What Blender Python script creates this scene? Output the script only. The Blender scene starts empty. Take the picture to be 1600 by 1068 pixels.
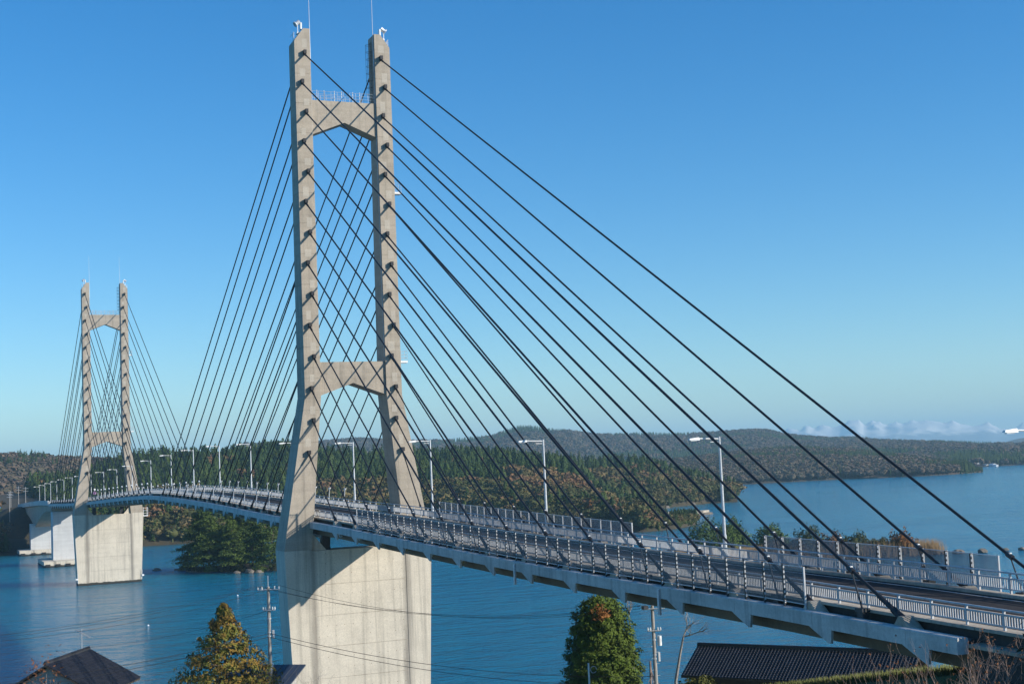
import bpy, math, random
import numpy as np
from mathutils import Vector, Matrix
random.seed(7)
RNG = np.random.default_rng(11)
S = bpy.context.scene
COL = S.collection

# ------------------------------------------------------------------ camera, sky, sun, exposure
cam_data = bpy.data.cameras.new('camera')
cam = bpy.data.objects.new('camera', cam_data)
COL.objects.link(cam)
cam_data.sensor_width = 36.0
cam_data.lens = 49.394
cam_data.clip_start = 0.5
cam_data.clip_end = 40000.0
EYE = Vector((-48.8, -163.27, 27.72))
rx, uy, fz = Vector((0.919136, -0.391564, -0.043202)), Vector((0.006321, -0.094992, 0.995458)), Vector((0.39389, 0.915234, 0.084836))
cam.matrix_world = Matrix(((rx.x, uy.x, -fz.x, EYE.x), (rx.y, uy.y, -fz.y, EYE.y), (rx.z, uy.z, -fz.z, EYE.z), (0, 0, 0, 1)))
S.camera = cam

SUN_EL = math.radians(24.8)
SUN_AZ = math.radians(130.5)          # clockwise from +Y
SUN_DIR = Vector((math.sin(SUN_AZ) * math.cos(SUN_EL), math.cos(SUN_AZ) * math.cos(SUN_EL), math.sin(SUN_EL)))
world = bpy.data.worlds.new('World')
S.world = world
world.use_nodes = True
wn = world.node_tree.nodes
wn.clear()
sky = wn.new('ShaderNodeTexSky')
sky.sky_type = 'NISHITA'
sky.sun_disc = False
sky.sun_elevation = SUN_EL
sky.sun_rotation = SUN_AZ
sky.altitude = 30.0
sky.air_density = 1.0
sky.dust_density = 0.15
sky.ozone_density = 4.0
bg = wn.new('ShaderNodeBackground')
bg.inputs['Strength'].default_value = 0.122
wo = wn.new('ShaderNodeOutputWorld')
hs = wn.new('ShaderNodeHueSaturation')      # clear autumn air: a purer blue than the model's own
hs.inputs['Saturation'].default_value = 1.32
world.node_tree.links.new(sky.outputs[0], hs.inputs['Color'])
tint = wn.new('ShaderNodeMix'); tint.data_type = 'RGBA'; tint.blend_type = 'MULTIPLY'
tint.inputs[0].default_value = 1.0
tint.inputs[7].default_value = (0.87, 0.99, 1.04, 1)
world.node_tree.links.new(hs.outputs[0], tint.inputs[6])
world.node_tree.links.new(tint.outputs[2], bg.inputs['Color'])
world.node_tree.links.new(bg.outputs[0], wo.inputs['Surface'])
sun_data = bpy.data.lights.new('sun', 'SUN')
sun_data.energy = 5.0
sun_data.angle = math.radians(0.53)
sun_data.color = (1.0, 0.93, 0.82)
sun = bpy.data.objects.new('sun', sun_data)
COL.objects.link(sun)
sun.rotation_euler = SUN_DIR.to_track_quat('Z', 'Y').to_euler()
S.view_settings.view_transform = 'Standard'
S.view_settings.look = 'None'
S.view_settings.exposure = 0.35
S.view_settings.gamma = 1.0
S.view_settings.use_curve_mapping = False
S.cycles.max_bounces = 6
S.cycles.volume_bounces = 0
S.cycles.transparent_max_bounces = 16

# ------------------------------------------------------------------ tables (world metres; water at z = 0)
HILL_A = {'shore': [(-53.2, 396.7), (-35.7, 409.1), (-16.9, 420.9), (-2.4, 423.7), (9.9, 425.8), (27.4, 426.3), (38.8, 426.3), (58.4, 427.1), (76.3, 423.6), (94.2, 419.4), (112.8, 406.8), (130.9, 393.5), (148.8, 366.0), (164.8, 338.1), (181.2, 326.4), (191.6, 309.1), (197.5, 294.7), (215.1, 302.1), (234.4, 319.8)], 'ridge': [(-55.3, 656.7, 33.74), (-29.8, 666.5, 33.21), (-3.0, 675.5, 32.64), (17.7, 679.4, 33.22), (35.4, 682.3, 34.69), (60.9, 685.7, 42.62), (77.6, 687.4, 46.55), (104.8, 682.9, 44.7), (130.4, 677.8, 45.18), (156.2, 671.9, 47.96), (184.1, 658.2, 41.98), (211.5, 643.5, 40.23), (245.0, 623.7, 38.88), (271.7, 589.1, 35.14), (291.3, 560.8, 31.19), (277.8, 478.4, 13.97), (244.8, 382.8, 6.4), (248.0, 360.1, 2.2), (249.6, 345.7, -5.77)]}
HILL_A2 = {'shore': [(248.8, 470.3), (260.2, 464.8), (271.5, 459.1), (301.0, 480.3), (331.6, 500.5), (358.8, 519.3), (369.5, 516.5), (375.9, 514.7)], 'ridge': [(346.6, 678.5, 30.92), (361.8, 671.2, 29.34), (376.8, 663.6, 28.2), (393.0, 649.4, 26.87), (408.6, 635.0, 18.97), (407.5, 600.9, 14.21), (396.7, 560.6, 7.9), (391.8, 540.1, 1.83)]}
HILL_B = {'shore': [(-66.3, 596.5), (-37.0, 617.5), (-5.1, 637.2), (8.4, 644.7), (22.3, 652.0), (40.2, 660.7), (66.3, 672.2), (97.5, 684.2)], 'ridge': [(-77.6, 1086.4, 54.72), (-29.9, 1086.6, 53.95), (19.4, 1084.9, 53.11), (39.5, 1083.6, 52.33), (59.8, 1082.0, 49.92), (85.4, 1079.5, 47.27), (121.8, 1075.0, 44.68), (163.9, 1068.5, 39.62)]}
HILL_D = {'shore': [(495.9, 849.6), (536.8, 858.7), (592.6, 868.7), (630.9, 868.2), (669.3, 866.6), (703.8, 858.3), (729.5, 838.2), (761.2, 826.2), (791.4, 828.8), (820.6, 837.9), (842.3, 844.2)], 'ridge': [(732.7, 1289.9, 26.53), (778.0, 1279.5, 26.82), (838.0, 1263.6, 29.47), (879.7, 1245.8, 32.02), (920.7, 1227.1, 31.56), (951.0, 1193.9, 28.84), (959.3, 1133.9, 23.35), (964.7, 1074.8, 16.82), (920.6, 981.4, 10.6), (882.3, 908.9, 5.29), (858.8, 862.9, 0.89)]}
HILL_C = {'shore': [(355.3, 1693.3), (443.9, 1700.5), (516.6, 1703.0), (572.1, 1702.8), (646.9, 1700.0), (713.1, 1694.9), (729.3, 1693.3), (751.2, 1691.0), (776.9, 1687.9), (794.1, 1685.6), (832.3, 1680.0), (865.8, 1674.5), (947.0, 1658.8), (994.6, 1648.0), (1033.4, 1613.0), (1043.4, 1559.7), (1047.7, 1533.2), (1051.6, 1506.8), (1055.9, 1473.9), (1060.8, 1428.1), (1064.9, 1376.1), (1067.2, 1324.7), (1068.0, 1280.1), (1065.4, 1186.2), (1038.7, 1073.5), (1064.7, 1052.1), (1110.4, 1028.0), (1198.1, 977.5)], 'ridge': [(568.0, 2670.4, 91.27), (692.4, 2640.4, 90.01), (792.1, 2612.1, 93.61), (866.7, 2588.4, 86.44), (965.6, 2553.5, 82.02), (1051.4, 2519.9, 85.97), (1072.1, 2511.4, 94.21), (1100.0, 2499.5, 102.11), (1132.5, 2485.2, 101.88), (1154.2, 2475.5, 95.58), (1201.9, 2453.2, 90.63), (1243.2, 2433.0, 80.71), (1341.9, 2381.5, 78.35), (1398.7, 2349.6, 74.09), (1460.0, 2313.3, 73.44), (1503.8, 2286.1, 74.96), (1525.4, 2272.3, 75.06), (1546.8, 2258.3, 72.57), (1573.3, 2240.6, 63.34), (1609.9, 2215.5, 56.13), (1651.0, 2186.3, 51.24), (1643.3, 2092.7, 49.59), (1634.0, 2011.7, 42.32), (1606.6, 1841.7, 35.48), (1596.6, 1707.9, 28.38), (1623.1, 1661.6, 26.08), (1659.8, 1592.6, 23.79), (1721.9, 1456.8, 19.5)]}
HILL_E = {'shore': [(2718.2, 2996.4), (2782.2, 2939.3), (2809.6, 2914.0), (2844.1, 2881.6), (2915.6, 2812.0), (3006.5, 2718.6), (3153.0, 2554.9)], 'ridge': [(3377.0, 3748.7, 22.89), (3456.2, 3678.0, 26.99), (3490.2, 3646.6, 38.16), (3532.8, 3606.6, 42.05), (3621.5, 3520.4, 40.6), (3733.9, 3404.8, 22.16), (3915.4, 3202.1, 5.31)]}
MOUNTAIN = [(7008.0, 10754.7, 112.3), (7175.5, 10644.6, 149.54), (7270.1, 10580.8, 225.2), (7340.4, 10532.5, 198.1), (7396.3, 10493.7, 241.04), (7456.4, 10451.4, 208.75), (7516.2, 10408.9, 239.79), (7571.1, 10369.4, 207.83), (7639.2, 10319.8, 226.77), (7697.8, 10276.6, 263.39), (7773.8, 10219.7, 264.48), (7804.9, 10196.2, 222.55), (7862.4, 10152.4, 253.31), (7919.4, 10108.4, 232.67), (7963.1, 10074.4, 207.2), (8023.7, 10026.7, 231.88), (8066.7, 9992.4, 206.48), (8122.3, 9947.8, 242.68), (8185.9, 9896.0, 227.29), (8249.0, 9844.1, 228.9), (8332.2, 9774.5, 206.61), (8393.9, 9722.1, 219.47), (8442.9, 9680.1, 193.8), (8515.7, 9616.8, 161.05), (8615.5, 9528.5, 193.59), (8674.6, 9475.3, 139.53), (8752.5, 9404.2, 112.21), (8829.4, 9332.9, 168.03), (8980.2, 9189.7, 141.15), (9198.7, 8973.7, 82.33), (9542.6, 8612.0, -6.07)]
LAMP_Y = [-105.3, -74.7, -43.6, -12.5, 17.8, 48.5, 79.5, 106.5, 133.5, 161, 190.5, 222.5, 253, 283, 316]
ZFY = [-175, -135, -112, -97, -82, -73, -61, -47, -34, -11, 3, 15.6, 30, 45, 59, 74, 88, 104, 115, 123, 144, 168, 196, 227, 265, 300, 343, 380, 410, 440, 470, 500, 560]
ZFZ = [17.55, 18.45, 19.04, 19.42, 19.64, 19.8, 20.08, 20.45, 20.83, 21.52, 21.85, 22.1, 22.48, 22.95, 23.33, 23.65, 23.9, 24.13, 24.2, 24.18, 23.87, 23.39, 22.7, 21.93, 21.25, 20.75, 20.25, 19.9, 19.3, 18.65, 17.9, 17.1, 15.9]
def zf(y): return float(np.interp(y, ZFY, ZFZ))       # top of the deck's edge beam

# ------------------------------------------------------------------ material helpers
def new_mat(name):
    m = bpy.data.materials.new(name)
    m.use_nodes = True
    nt = m.node_tree
    b = nt.nodes['Principled BSDF']
    return m, nt, b
def N(nt, t, **kw):
    n = nt.nodes.new(t)
    for k, v in kw.items(): setattr(n, k, v)
    return n
def noise(nt, vec, scale, detail=4, rough=.55):
    n = N(nt, 'ShaderNodeTexNoise')
    n.inputs['Scale'].default_value = scale
    n.inputs['Detail'].default_value = detail
    n.inputs['Roughness'].default_value = rough
    if vec is not None: nt.links.new(vec, n.inputs['Vector'])
    return n.outputs['Fac']
def mapping(nt, scale=(1, 1, 1), rot=(0, 0, 0), kind='geo'):
    if kind == 'geo': o = N(nt, 'ShaderNodeNewGeometry').outputs['Position']
    else: o = N(nt, 'ShaderNodeTexCoord').outputs['Object']
    m = N(nt, 'ShaderNodeMapping')
    m.inputs['Scale'].default_value = scale
    m.inputs['Rotation'].default_value = rot
    nt.links.new(o, m.inputs['Vector'])
    return m.outputs[0]
def ramp(nt, fac, stops):
    r = N(nt, 'ShaderNodeValToRGB')
    e = r.color_ramp.elements
    while len(e) < len(stops): e.new(.5)
    for i, (p, c) in enumerate(stops):
        e[i].position = p
        e[i].color = (*c, 1) if len(c) == 3 else c
    nt.links.new(fac, r.inputs[0])
    return r.outputs[0]
def mixc(nt, fac, a, b, mode='MIX'):
    m = N(nt, 'ShaderNodeMix', data_type='RGBA', blend_type=mode)
    for s, v in ((m.inputs[0], fac), (m.inputs[6], a), (m.inputs[7], b)):
        if isinstance(v, (int, float)): s.default_value = v
        elif isinstance(v, tuple): s.default_value = (*v, 1)
        else: nt.links.new(v, s)
    return m.outputs[2]
def bump(nt, b, h, strength, dist=.1):
    n = N(nt, 'ShaderNodeBump')
    n.inputs['Strength'].default_value = strength
    n.inputs['Distance'].default_value = dist
    nt.links.new(h, n.inputs['Height'])
    nt.links.new(n.outputs[0], b.inputs['Normal'])

def plain(name, col, rough=.6, metal=0., var=.12, scale=3.):
    m, nt, b = new_mat(name)
    f = noise(nt, mapping(nt), scale)
    c0 = tuple(x * (1 - var) for x in col); c1 = tuple(min(1, x * (1 + var)) for x in col)
    nt.links.new(ramp(nt, f, [(.3, c0), (.7, c1)]), b.inputs['Base Color'])
    b.inputs['Roughness'].default_value = rough
    b.inputs['Metallic'].default_value = metal
    return m

def mad_(nt, a, k, c):
    mm = N(nt, 'ShaderNodeMath', operation='MULTIPLY_ADD'); nt.links.new(a, mm.inputs[0]); mm.inputs[1].default_value = k; mm.inputs[2].default_value = c
    return mm.outputs[0]
def concrete(name, col, streak=.5, dark=(.10, .09, .08), panel=None, blotch=.25, wet=False, joint=False, bands=1.0):
    """weathered concrete: cloudy tone, rain streaks that run down it, shutter-board bands and fine pores"""
    m, nt, b = new_mat(name)
    p = mapping(nt)
    cloud = noise(nt, p, .35, 5, .6)
    base = ramp(nt, cloud, [(.28, tuple(c * (1 - blotch) for c in col)), (.5, col), (.75, tuple(min(1, c * (1 + blotch * .7)) for c in col))])
    st = noise(nt, mapping(nt, (1.3, 1.3, .045)), 1.0, 5, .65)
    sm = ramp(nt, st, [(.50, (0, 0, 0)), (.74, (streak, streak, streak))])
    c1 = mixc(nt, sm, base, dark)
    boards = noise(nt, mapping(nt, (.06, .06, 1.6)), 1.0, 3, .7)
    bm_ = ramp(nt, boards, [(.38, (1 - .07 * bands,) * 3), (.60, (1 + .03 * bands,) * 3)])
    c2 = mixc(nt, 1.0, c1, bm_, 'MULTIPLY')
    fine = noise(nt, p, 6.0, 4, .7)
    c3 = mixc(nt, 1.0, c2, ramp(nt, fine, [(.3, (.86, .86, .86)), (.7, (1.1, 1.1, 1.1))]), 'MULTIPLY')
    if joint:    # run-off stains down the joint between column and wall, where the water collects
        sx_ = N(nt, 'ShaderNodeSeparateXYZ'); nt.links.new(p, sx_.inputs[0])
        ab = N(nt, 'ShaderNodeMath', operation='ABSOLUTE'); nt.links.new(sx_.outputs[0], ab.inputs[0])
        wv = N(nt, 'ShaderNodeMath', operation='MULTIPLY_ADD'); nt.links.new(noise(nt, mapping(nt, (.5, .5, .12)), 1.0, 4), wv.inputs[0]); wv.inputs[1].default_value = 1.1
        nt.links.new(ab.outputs[0], wv.inputs[2])
        js = ramp(nt, mad_(nt, wv.outputs[0], .1, 0.0), [(.560, (0, 0, 0)), (.615, (.62, .62, .62)), (.640, (.55, .55, .55)), (.70, (0, 0, 0))])
        c3 = mixc(nt, js, c3, (.13, .115, .10))
    if wet:      # weed and tide mark low on the piers
        sep = N(nt, 'ShaderNodeSeparateXYZ'); nt.links.new(mapping(nt), sep.inputs[0])
        zz = N(nt, 'ShaderNodeMath', operation='ADD'); nt.links.new(sep.outputs[2], zz.inputs[0])
        sc = N(nt, 'ShaderNodeMath', operation='MULTIPLY'); nt.links.new(noise(nt, p, .8), sc.inputs[0]); sc.inputs[1].default_value = .75
        nt.links.new(sc.outputs[0], zz.inputs[1])
        tide = ramp(nt, zz.outputs[0], [(.85, (1, 1, 1)), (1.0, (0, 0, 0))])
        c3 = mixc(nt, tide, c3, (.035, .034, .026))
    nt.links.new(c3, b.inputs['Base Color'])
    b.inputs['Roughness'].default_value = .88
    bump(nt, b, fine, .35, .05)
    return m

def leafy(name, cols, scale=.6, rough=.75, attr=False, amt=.35):
    """foliage: hue drifts from tree to tree (object random or a per-tree tint attribute) and from clump to clump"""
    m, nt, b = new_mat(name)
    if attr: fac = N(nt, 'ShaderNodeAttribute', attribute_name='tint').outputs['Fac']
    else: fac = N(nt, 'ShaderNodeObjectInfo').outputs['Random']
    n = len(cols)
    base = ramp(nt, fac, [(i / max(1, n - 1), c) for i, c in enumerate(cols)])
    f = noise(nt, mapping(nt), scale, 3, .6)
    c = mixc(nt, 1.0, base, ramp(nt, f, [(.3, (1 - amt,) * 3), (.7, (1 + amt,) * 3)]), 'MULTIPLY')
    nt.links.new(c, b.inputs['Base Color'])
    b.inputs['Roughness'].default_value = rough
    b.inputs['Specular IOR Level'].default_value = .2
    b.inputs['Transmission Weight'].default_value = 0
    return m

M = {}
M['tower'] = concrete('tower_concrete', (.395, .338, .265), .55, (.15, .135, .11), blotch=.2)
M['patch'] = concrete('patch_mortar', (.45, .40, .325), .1, blotch=.12)
M['pier'] = concrete('pier_concrete', (.61, .545, .44), .6, (.17, .15, .12), blotch=.15, wet=True, joint=True, bands=.3)
M['whitepier'] = concrete('pale_concrete', (.52, .53, .53), .25, (.25, .25, .25), blotch=.1, wet=True)
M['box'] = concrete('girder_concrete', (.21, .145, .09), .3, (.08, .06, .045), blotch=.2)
M['kerb'] = concrete('kerb_concrete', (.42, .36, .28), .5, (.08, .07, .06), blotch=.3)
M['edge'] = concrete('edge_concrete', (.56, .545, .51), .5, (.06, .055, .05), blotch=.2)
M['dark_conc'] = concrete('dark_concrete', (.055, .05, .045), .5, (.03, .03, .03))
M['rock'] = concrete('rock', (.17, .145, .115), .3, (.05, .045, .04), blotch=.4)
M['white'] = plain('white_painted_steel', (.78, .78, .76), .4, 0, .08, 5)
M['rail'] = plain('grey_painted_rail', (.47, .475, .48), .5, 0, .15, 4)
M['galv'] = plain('galvanised_steel', (.52, .54, .56), .45, .35, .15, 8)
M['dark_steel'] = plain('dark_steel', (.035, .036, .04), .5, .2, .3, 6)
M['cable'] = plain('black_cable_sheath', (.008, .009, .013), .6, 0, .2, 2)
M['glass'] = plain('lamp_glass', (.8, .8, .78), .15, 0, .05)
M['asphalt'] = plain('asphalt', (.034, .031, .031), .95, 0, .3, .7)
M['asphalt'].node_tree.nodes['Principled BSDF'].inputs['Specular IOR Level'].default_value = .12
M['line_white'] = plain('white_road_paint', (.62, .61, .58), .7, 0, .25, 2)
M['line_yellow'] = plain('worn_yellow_road_paint', (.42, .24, .07), .7, 0, .35, 2)
M['orange'] = plain('orange_reflector', (.75, .25, .06), .5)
M['wood_pole'] = concrete('pole_concrete', (.36, .34, .31), .3, (.1, .09, .08))
M['ceramic'] = plain('white_porcelain', (.8, .8, .78), .25)
M['wire'] = plain('black_wire', (.012, .012, .013), .6)
M['tile'] = plain('glazed_black_roof_tile', (.021, .021, .026), .38, 0, .35, 1.5)
M['blue_roof'] = plain('blue_grey_sheet_roof', (.05, .062, .085), .45, 0, .15, 1)
M['tarp'] = plain('bright_blue_roof', (.03, .30, .72), .5)
M['timber'] = plain('dark_weathered_timber', (.06, .045, .034), .85, 0, .3, 2)
M['plaster'] = plain('grey_plaster', (.40, .39, .37), .9, 0, .1, 1)
M['bark'] = plain('bark', (.10, .08, .062), .9, 0, .35, 4)
M['pale_bark'] = plain('pale_bark', (.26, .235, .21), .85, 0, .3, 5)
M['twig'] = plain('twig_bark', (.27, .19, .15), .85, 0, .3, 5)
M['car_paint'] = plain('white_car_paint', (.8, .8, .8), .2)
M['car_glass'] = plain('car_glass', (.02, .025, .03), .08)
M['rubber'] = plain('rubber', (.02, .02, .02), .8)
M['purple'] = plain('purple_sign_face', (.38, .20, .38), .5)
M['persimmon'] = plain('ripe_orange_fruit', (.75, .17, .02), .4)
M['red_fruit'] = plain('red_fruit', (.4, .03, .02), .4)
M['foam'] = plain('white_float', (.85, .85, .85), .4)
M['pale_roof'] = plain('pale_orange_roof', (.62, .42, .30), .7)

# mesh-screen panels: fine wire mesh seen as a grey veil
m, nt, b = new_mat('mesh_screen')
tr = N(nt, 'ShaderNodeBsdfTransparent')
mx = N(nt, 'ShaderNodeMixShader')
f = noise(nt, mapping(nt, (1, 1, .4)), 1.2, 4)
r_ = ramp(nt, f, [(.3, (.24,) * 3), (.7, (.29,) * 3)])
nt.links.new(r_, mx.inputs[0])
nt.links.new(tr.outputs[0], mx.inputs[1])
b.inputs['Base Color'].default_value = (.20, .21, .225, 1)
b.inputs['Roughness'].default_value = .6
nt.links.new(b.outputs[0], mx.inputs[2])
nt.links.new(mx.outputs[0], nt.nodes['Material Output'].inputs['Surface'])
M['mesh'] = m
m2 = m.copy(); m2.name = 'dense_mesh_screen'
for e_, v_ in zip([n for n in m2.node_tree.nodes if n.type == 'VALTORGB'][0].color_ramp.elements, (.38, .44)): e_.color = (v_, v_, v_, 1)
M['mesh_dense'] = m2
m2.node_tree.nodes['Principled BSDF'].inputs['Base Color'].default_value = (.25, .26, .28, 1)

CEDAR = [(.016, .036, .010), (.028, .056, .012), (.052, .078, .014), (.022, .046, .012)]
BROAD = [(.15, .080, .040), (.185, .104, .050), (.12, .094, .036), (.165, .118, .046), (.092, .090, .030), (.155, .086, .046)]
OLIVE = [(.045, .058, .018), (.078, .084, .024), (.055, .056, .020), (.10, .086, .028)]
FARB = [(.105, .074, .052), (.076, .068, .042), (.12, .082, .054), (.086, .070, .050)]
for nm, c in (('cedar', CEDAR), ('broad', BROAD), ('olive', OLIVE), ('farb', FARB)):
    M[nm] = leafy(nm + '_foliage', c, .5, amt=.25)
    M[nm + '_mass'] = leafy(nm + '_mass_foliage', c, .5, attr=True, amt=.25)
M['pine'] = leafy('pine_needles', [(.056, .092, .020), (.088, .128, .025), (.062, .10, .021)], .55, amt=.45)
M['green_cone'] = leafy('bright_green_scale_leaves', [(.078, .115, .013), (.085, .12, .014)], 1.6, amt=.55)
M['brown_cone'] = leafy('bronzed_cedar_needles', [(.15, .105, .022), (.14, .10, .022)], 1.1, amt=.6)
m, nt, b = new_mat('bronzed_cedar_sprays')
f = noise(nt, mapping(nt), 1.1, 3, .6)
nt.links.new(ramp(nt, f, [(.28, (.085, .11, .02)), (.44, (.16, .15, .026)), (.58, (.25, .14, .026)), (.74, (.13, .13, .025))]), b.inputs['Base Color'])
b.inputs['Roughness'].default_value = .75
b.inputs['Specular IOR Level'].default_value = .2
M['brown_cone'] = m
M['russet'] = leafy('russet_leaves', [(.20, .085, .022), (.22, .09, .024)], 1.0)
M['hedge'] = leafy('hedge_leaves', [(.10, .10, .022), (.09, .10, .02)], 1.5)
M['dark_bush'] = leafy('dark_bush_leaves', [(.022, .030, .012), (.026, .034, .012)], 2)
M['reed'] = leafy('dry_reeds', [(.20, .13, .06), (.17, .11, .05)], .5)
M['dryleaf'] = leafy('dry_leaves', [(.22, .085, .03), (.18, .075, .03)], 2)

def ground(name, c0, c1, scale=.2, streak=1):
    m, nt, b = new_mat(name)
    f = noise(nt, mapping(nt), scale, 6, .65)
    g = noise(nt, mapping(nt), scale * 14, 4, .7)
    c = mixc(nt, 1.0, ramp(nt, f, [(.3, c0), (.68, c1)]), ramp(nt, g, [(.3, (.7,) * 3), (.7, (1.25,) * 3)]), 'MULTIPLY')
    nt.links.new(c, b.inputs['Base Color'])
    b.inputs['Roughness'].default_value = .95
    bump(nt, b, g, .6, .3)
    return m
M['grass'] = ground('rough_grass', (.065, .085, .02), (.11, .10, .03), .25)
M['forest_floor'] = ground('forest_floor', (.028, .026, .014), (.06, .045, .022), .05)
M['far_floor'] = ground('far_hill_scrub', (.045, .04, .028), (.08, .055, .036), .02)
M['bank'] = ground('bare_bank', (.10, .075, .04), (.17, .12, .07), .2)

# water
m, nt, b = new_mat('sea_water')
b.inputs['IOR'].default_value = 1.333
b.inputs['Specular IOR Level'].default_value = .3
b.inputs['Subsurface Weight'].default_value = 1.0      # light wanders metres through clear water: no hard shadow on it
b.inputs['Subsurface Radius'].default_value = (.3, .8, 1.0)
b.inputs['Subsurface Scale'].default_value = 90.0
p = mapping(nt)
patch = noise(nt, mapping(nt, (.012, .03, 1), (0, 0, .5)), 1.0, 4, .6)
shal = ramp(nt, noise(nt, p, .012, 3), [(.35, (.004, .135, .24)), (.65, (.006, .155, .255))])
nt.links.new(shal, b.inputs['Base Color'])
nt.links.new(ramp(nt, patch, [(.35, (.09,) * 3), (.65, (.13,) * 3)]), b.inputs['Roughness'])
w1 = noise(nt, mapping(nt, (.55, 1.0, 1), (0, 0, .55)), .9, 3, .6)
w2 = noise(nt, mapping(nt, (.6, 1.0, 1), (0, 0, .2)), .16, 3, .5)
w3 = noise(nt, mapping(nt, (.8, 1.0, 1), (0, 0, .9)), 3.2, 2, .5)
def mad(a, k, c):
    mm = N(nt, 'ShaderNodeMath', operation='MULTIPLY_ADD'); nt.links.new(a, mm.inputs[0]); mm.inputs[1].default_value = k
    if isinstance(c, float): mm.inputs[2].default_value = c
    else: nt.links.new(c, mm.inputs[2])
    return mm.outputs[0]
hgt = mad(w2, 2.2, mad(w1, .8, mad(w3, .22, 0.0)))
bump(nt, b, hgt, 1.0, .75)
M['water'] = m

# snow mountains
m, nt, b = new_mat('snowy_rock')
g = N(nt, 'ShaderNodeNewGeometry')
sep = N(nt, 'ShaderNodeSeparateXYZ'); nt.links.new(g.outputs['Position'], sep.inputs[0])
dv = N(nt, 'ShaderNodeMath', operation='MULTIPLY_ADD'); nt.links.new(sep.outputs[2], dv.inputs[0]); dv.inputs[1].default_value = 1 / 220.
nz = N(nt, 'ShaderNodeMath', operation='MULTIPLY'); nt.links.new(noise(nt, mapping(nt), .009, 6, .65), nz.inputs[0]); nz.inputs[1].default_value = .8
nt.links.new(nz.outputs[0], dv.inputs[2])
nt.links.new(ramp(nt, dv.outputs[0], [(.80, (.16, .19, .22)), (1.05, (.60, .585, .56))]), b.inputs['Base Color'])  # blue-grey low rock has distance haze put into its colour
b.inputs['Roughness'].default_value = .8
M['snow'] = m

# ------------------------------------------------------------------ mesh helpers
class MB:
    def __init__(s): s.v = []; s.f = []; s.m = []; s.mi = 0
    def add(s, vs, fs):
        o = len(s.v)
        s.v += [tuple(v) for v in vs]
        for f in fs: s.f.append([i + o for i in f]); s.m.append(s.mi)
    def box(s, x0, x1, y0, y1, z0, z1):
        s.hexa([(x0, y0, z0), (x1, y0, z0), (x1, y1, z0), (x0, y1, z0), (x0, y0, z1), (x1, y0, z1), (x1, y1, z1), (x0, y1, z1)])
    def hexa(s, p):
        s.add(p, [(0, 3, 2, 1), (4, 5, 6, 7), (0, 1, 5, 4), (1, 2, 6, 5), (2, 3, 7, 6), (3, 0, 4, 7)])
    def prism(s, pts, d):
        """closed polygon pts (3-D) pushed along vector d"""
        n = len(pts); d = Vector(d)
        s.add([*pts, *[tuple(Vector(p) + d) for p in pts]], [tuple(range(n))[::-1], tuple(range(n, 2 * n)), *[(i, (i + 1) % n, n + (i + 1) % n, n + i) for i in range(n)]])
    def tube(s, a, b, r0, r1=None, n=8, cap=True):
        r1 = r0 if r1 is None else r1
        a = Vector(a); b = Vector(b); d = (b - a).normalized()
        t = Vector((0, 0, 1)) if abs(d.z) < .9 else Vector((1, 0, 0))
        u = d.cross(t).normalized(); w = d.cross(u)
        vs = []
        for c, r in ((a, r0), (b, r1)):
            for i in range(n):
                q = 2 * math.pi * i / n
                vs.append(c + (u * math.cos(q) + w * math.sin(q)) * r)
        fs = [(i, (i + 1) % n, n + (i + 1) % n, n + i) for i in range(n)]
        if cap: fs += [tuple(range(n))[::-1], tuple(range(n, 2 * n))]
        s.add(vs, fs)
    def path(s, pts, rs, n=5):
        """tube through several points with a radius at each"""
        P = [Vector(p) for p in pts]; vs = []
        for i, c in enumerate(P):
            d = (P[min(i + 1, len(P) - 1)] - P[max(i - 1, 0)]).normalized()
            t = Vector((0, 0, 1)) if abs(d.z) < .9 else Vector((1, 0, 0))
            u = d.cross(t).normalized(); w = d.cross(u)
            for k in range(n):
                q = 2 * math.pi * k / n
                vs.append(c + (u * math.cos(q) + w * math.sin(q)) * rs[i])
        fs = []
        for i in range(len(P) - 1):
            for k in range(n): fs.append((i * n + k, i * n + (k + 1) % n, (i + 1) * n + (k + 1) % n, (i + 1) * n + k))
        fs.append(tuple(range(n))[::-1]); fs.append(tuple(range((len(P) - 1) * n, len(P) * n)))
        s.add(vs, fs)
    def sweep(s, poly, ys, zfun, xfun=None):
        """cross-section poly [(x, dz)] carried along y on the deck's own profile"""
        n = len(poly); vs = []
        for y in ys:
            z = zfun(y)
            vs += [(x, y, z + dz) for x, dz in poly]
        fs = []
        for i in range(len(ys) - 1):
            for k in range(n): fs.append((i * n + k, (i + 1) * n + k, (i + 1) * n + (k + 1) % n, i * n + (k + 1) % n))
        fs.append(tuple(range(n))); fs.append(tuple(range((len(ys) - 1) * n, len(ys) * n))[::-1])
        s.add(vs, fs)
    def mesh(s, name, mats, off=(0, 0, 0), smooth=False):
        me = bpy.data.meshes.new(name)
        me.from_pydata([(v[0] - off[0], v[1] - off[1], v[2] - off[2]) for v in s.v], [], s.f)
        for m_ in (mats if isinstance(mats, (list, tuple)) else [mats]): me.materials.append(M[m_])
        if any(s.m): me.polygons.foreach_set('material_index', s.m)
        if smooth: me.polygons.foreach_set('use_smooth', [True] * len(me.polygons))
        me.update()
        return me
    def build(s, name, mats, parent=None, smooth=False, off=None):
        off = off or (tuple(parent.location) if parent is not None and parent.parent is None else (tuple(parent.parent.location) if parent is not None else (0, 0, 0)))
        return link(name, s.mesh(name, mats, off, smooth), parent)

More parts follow.
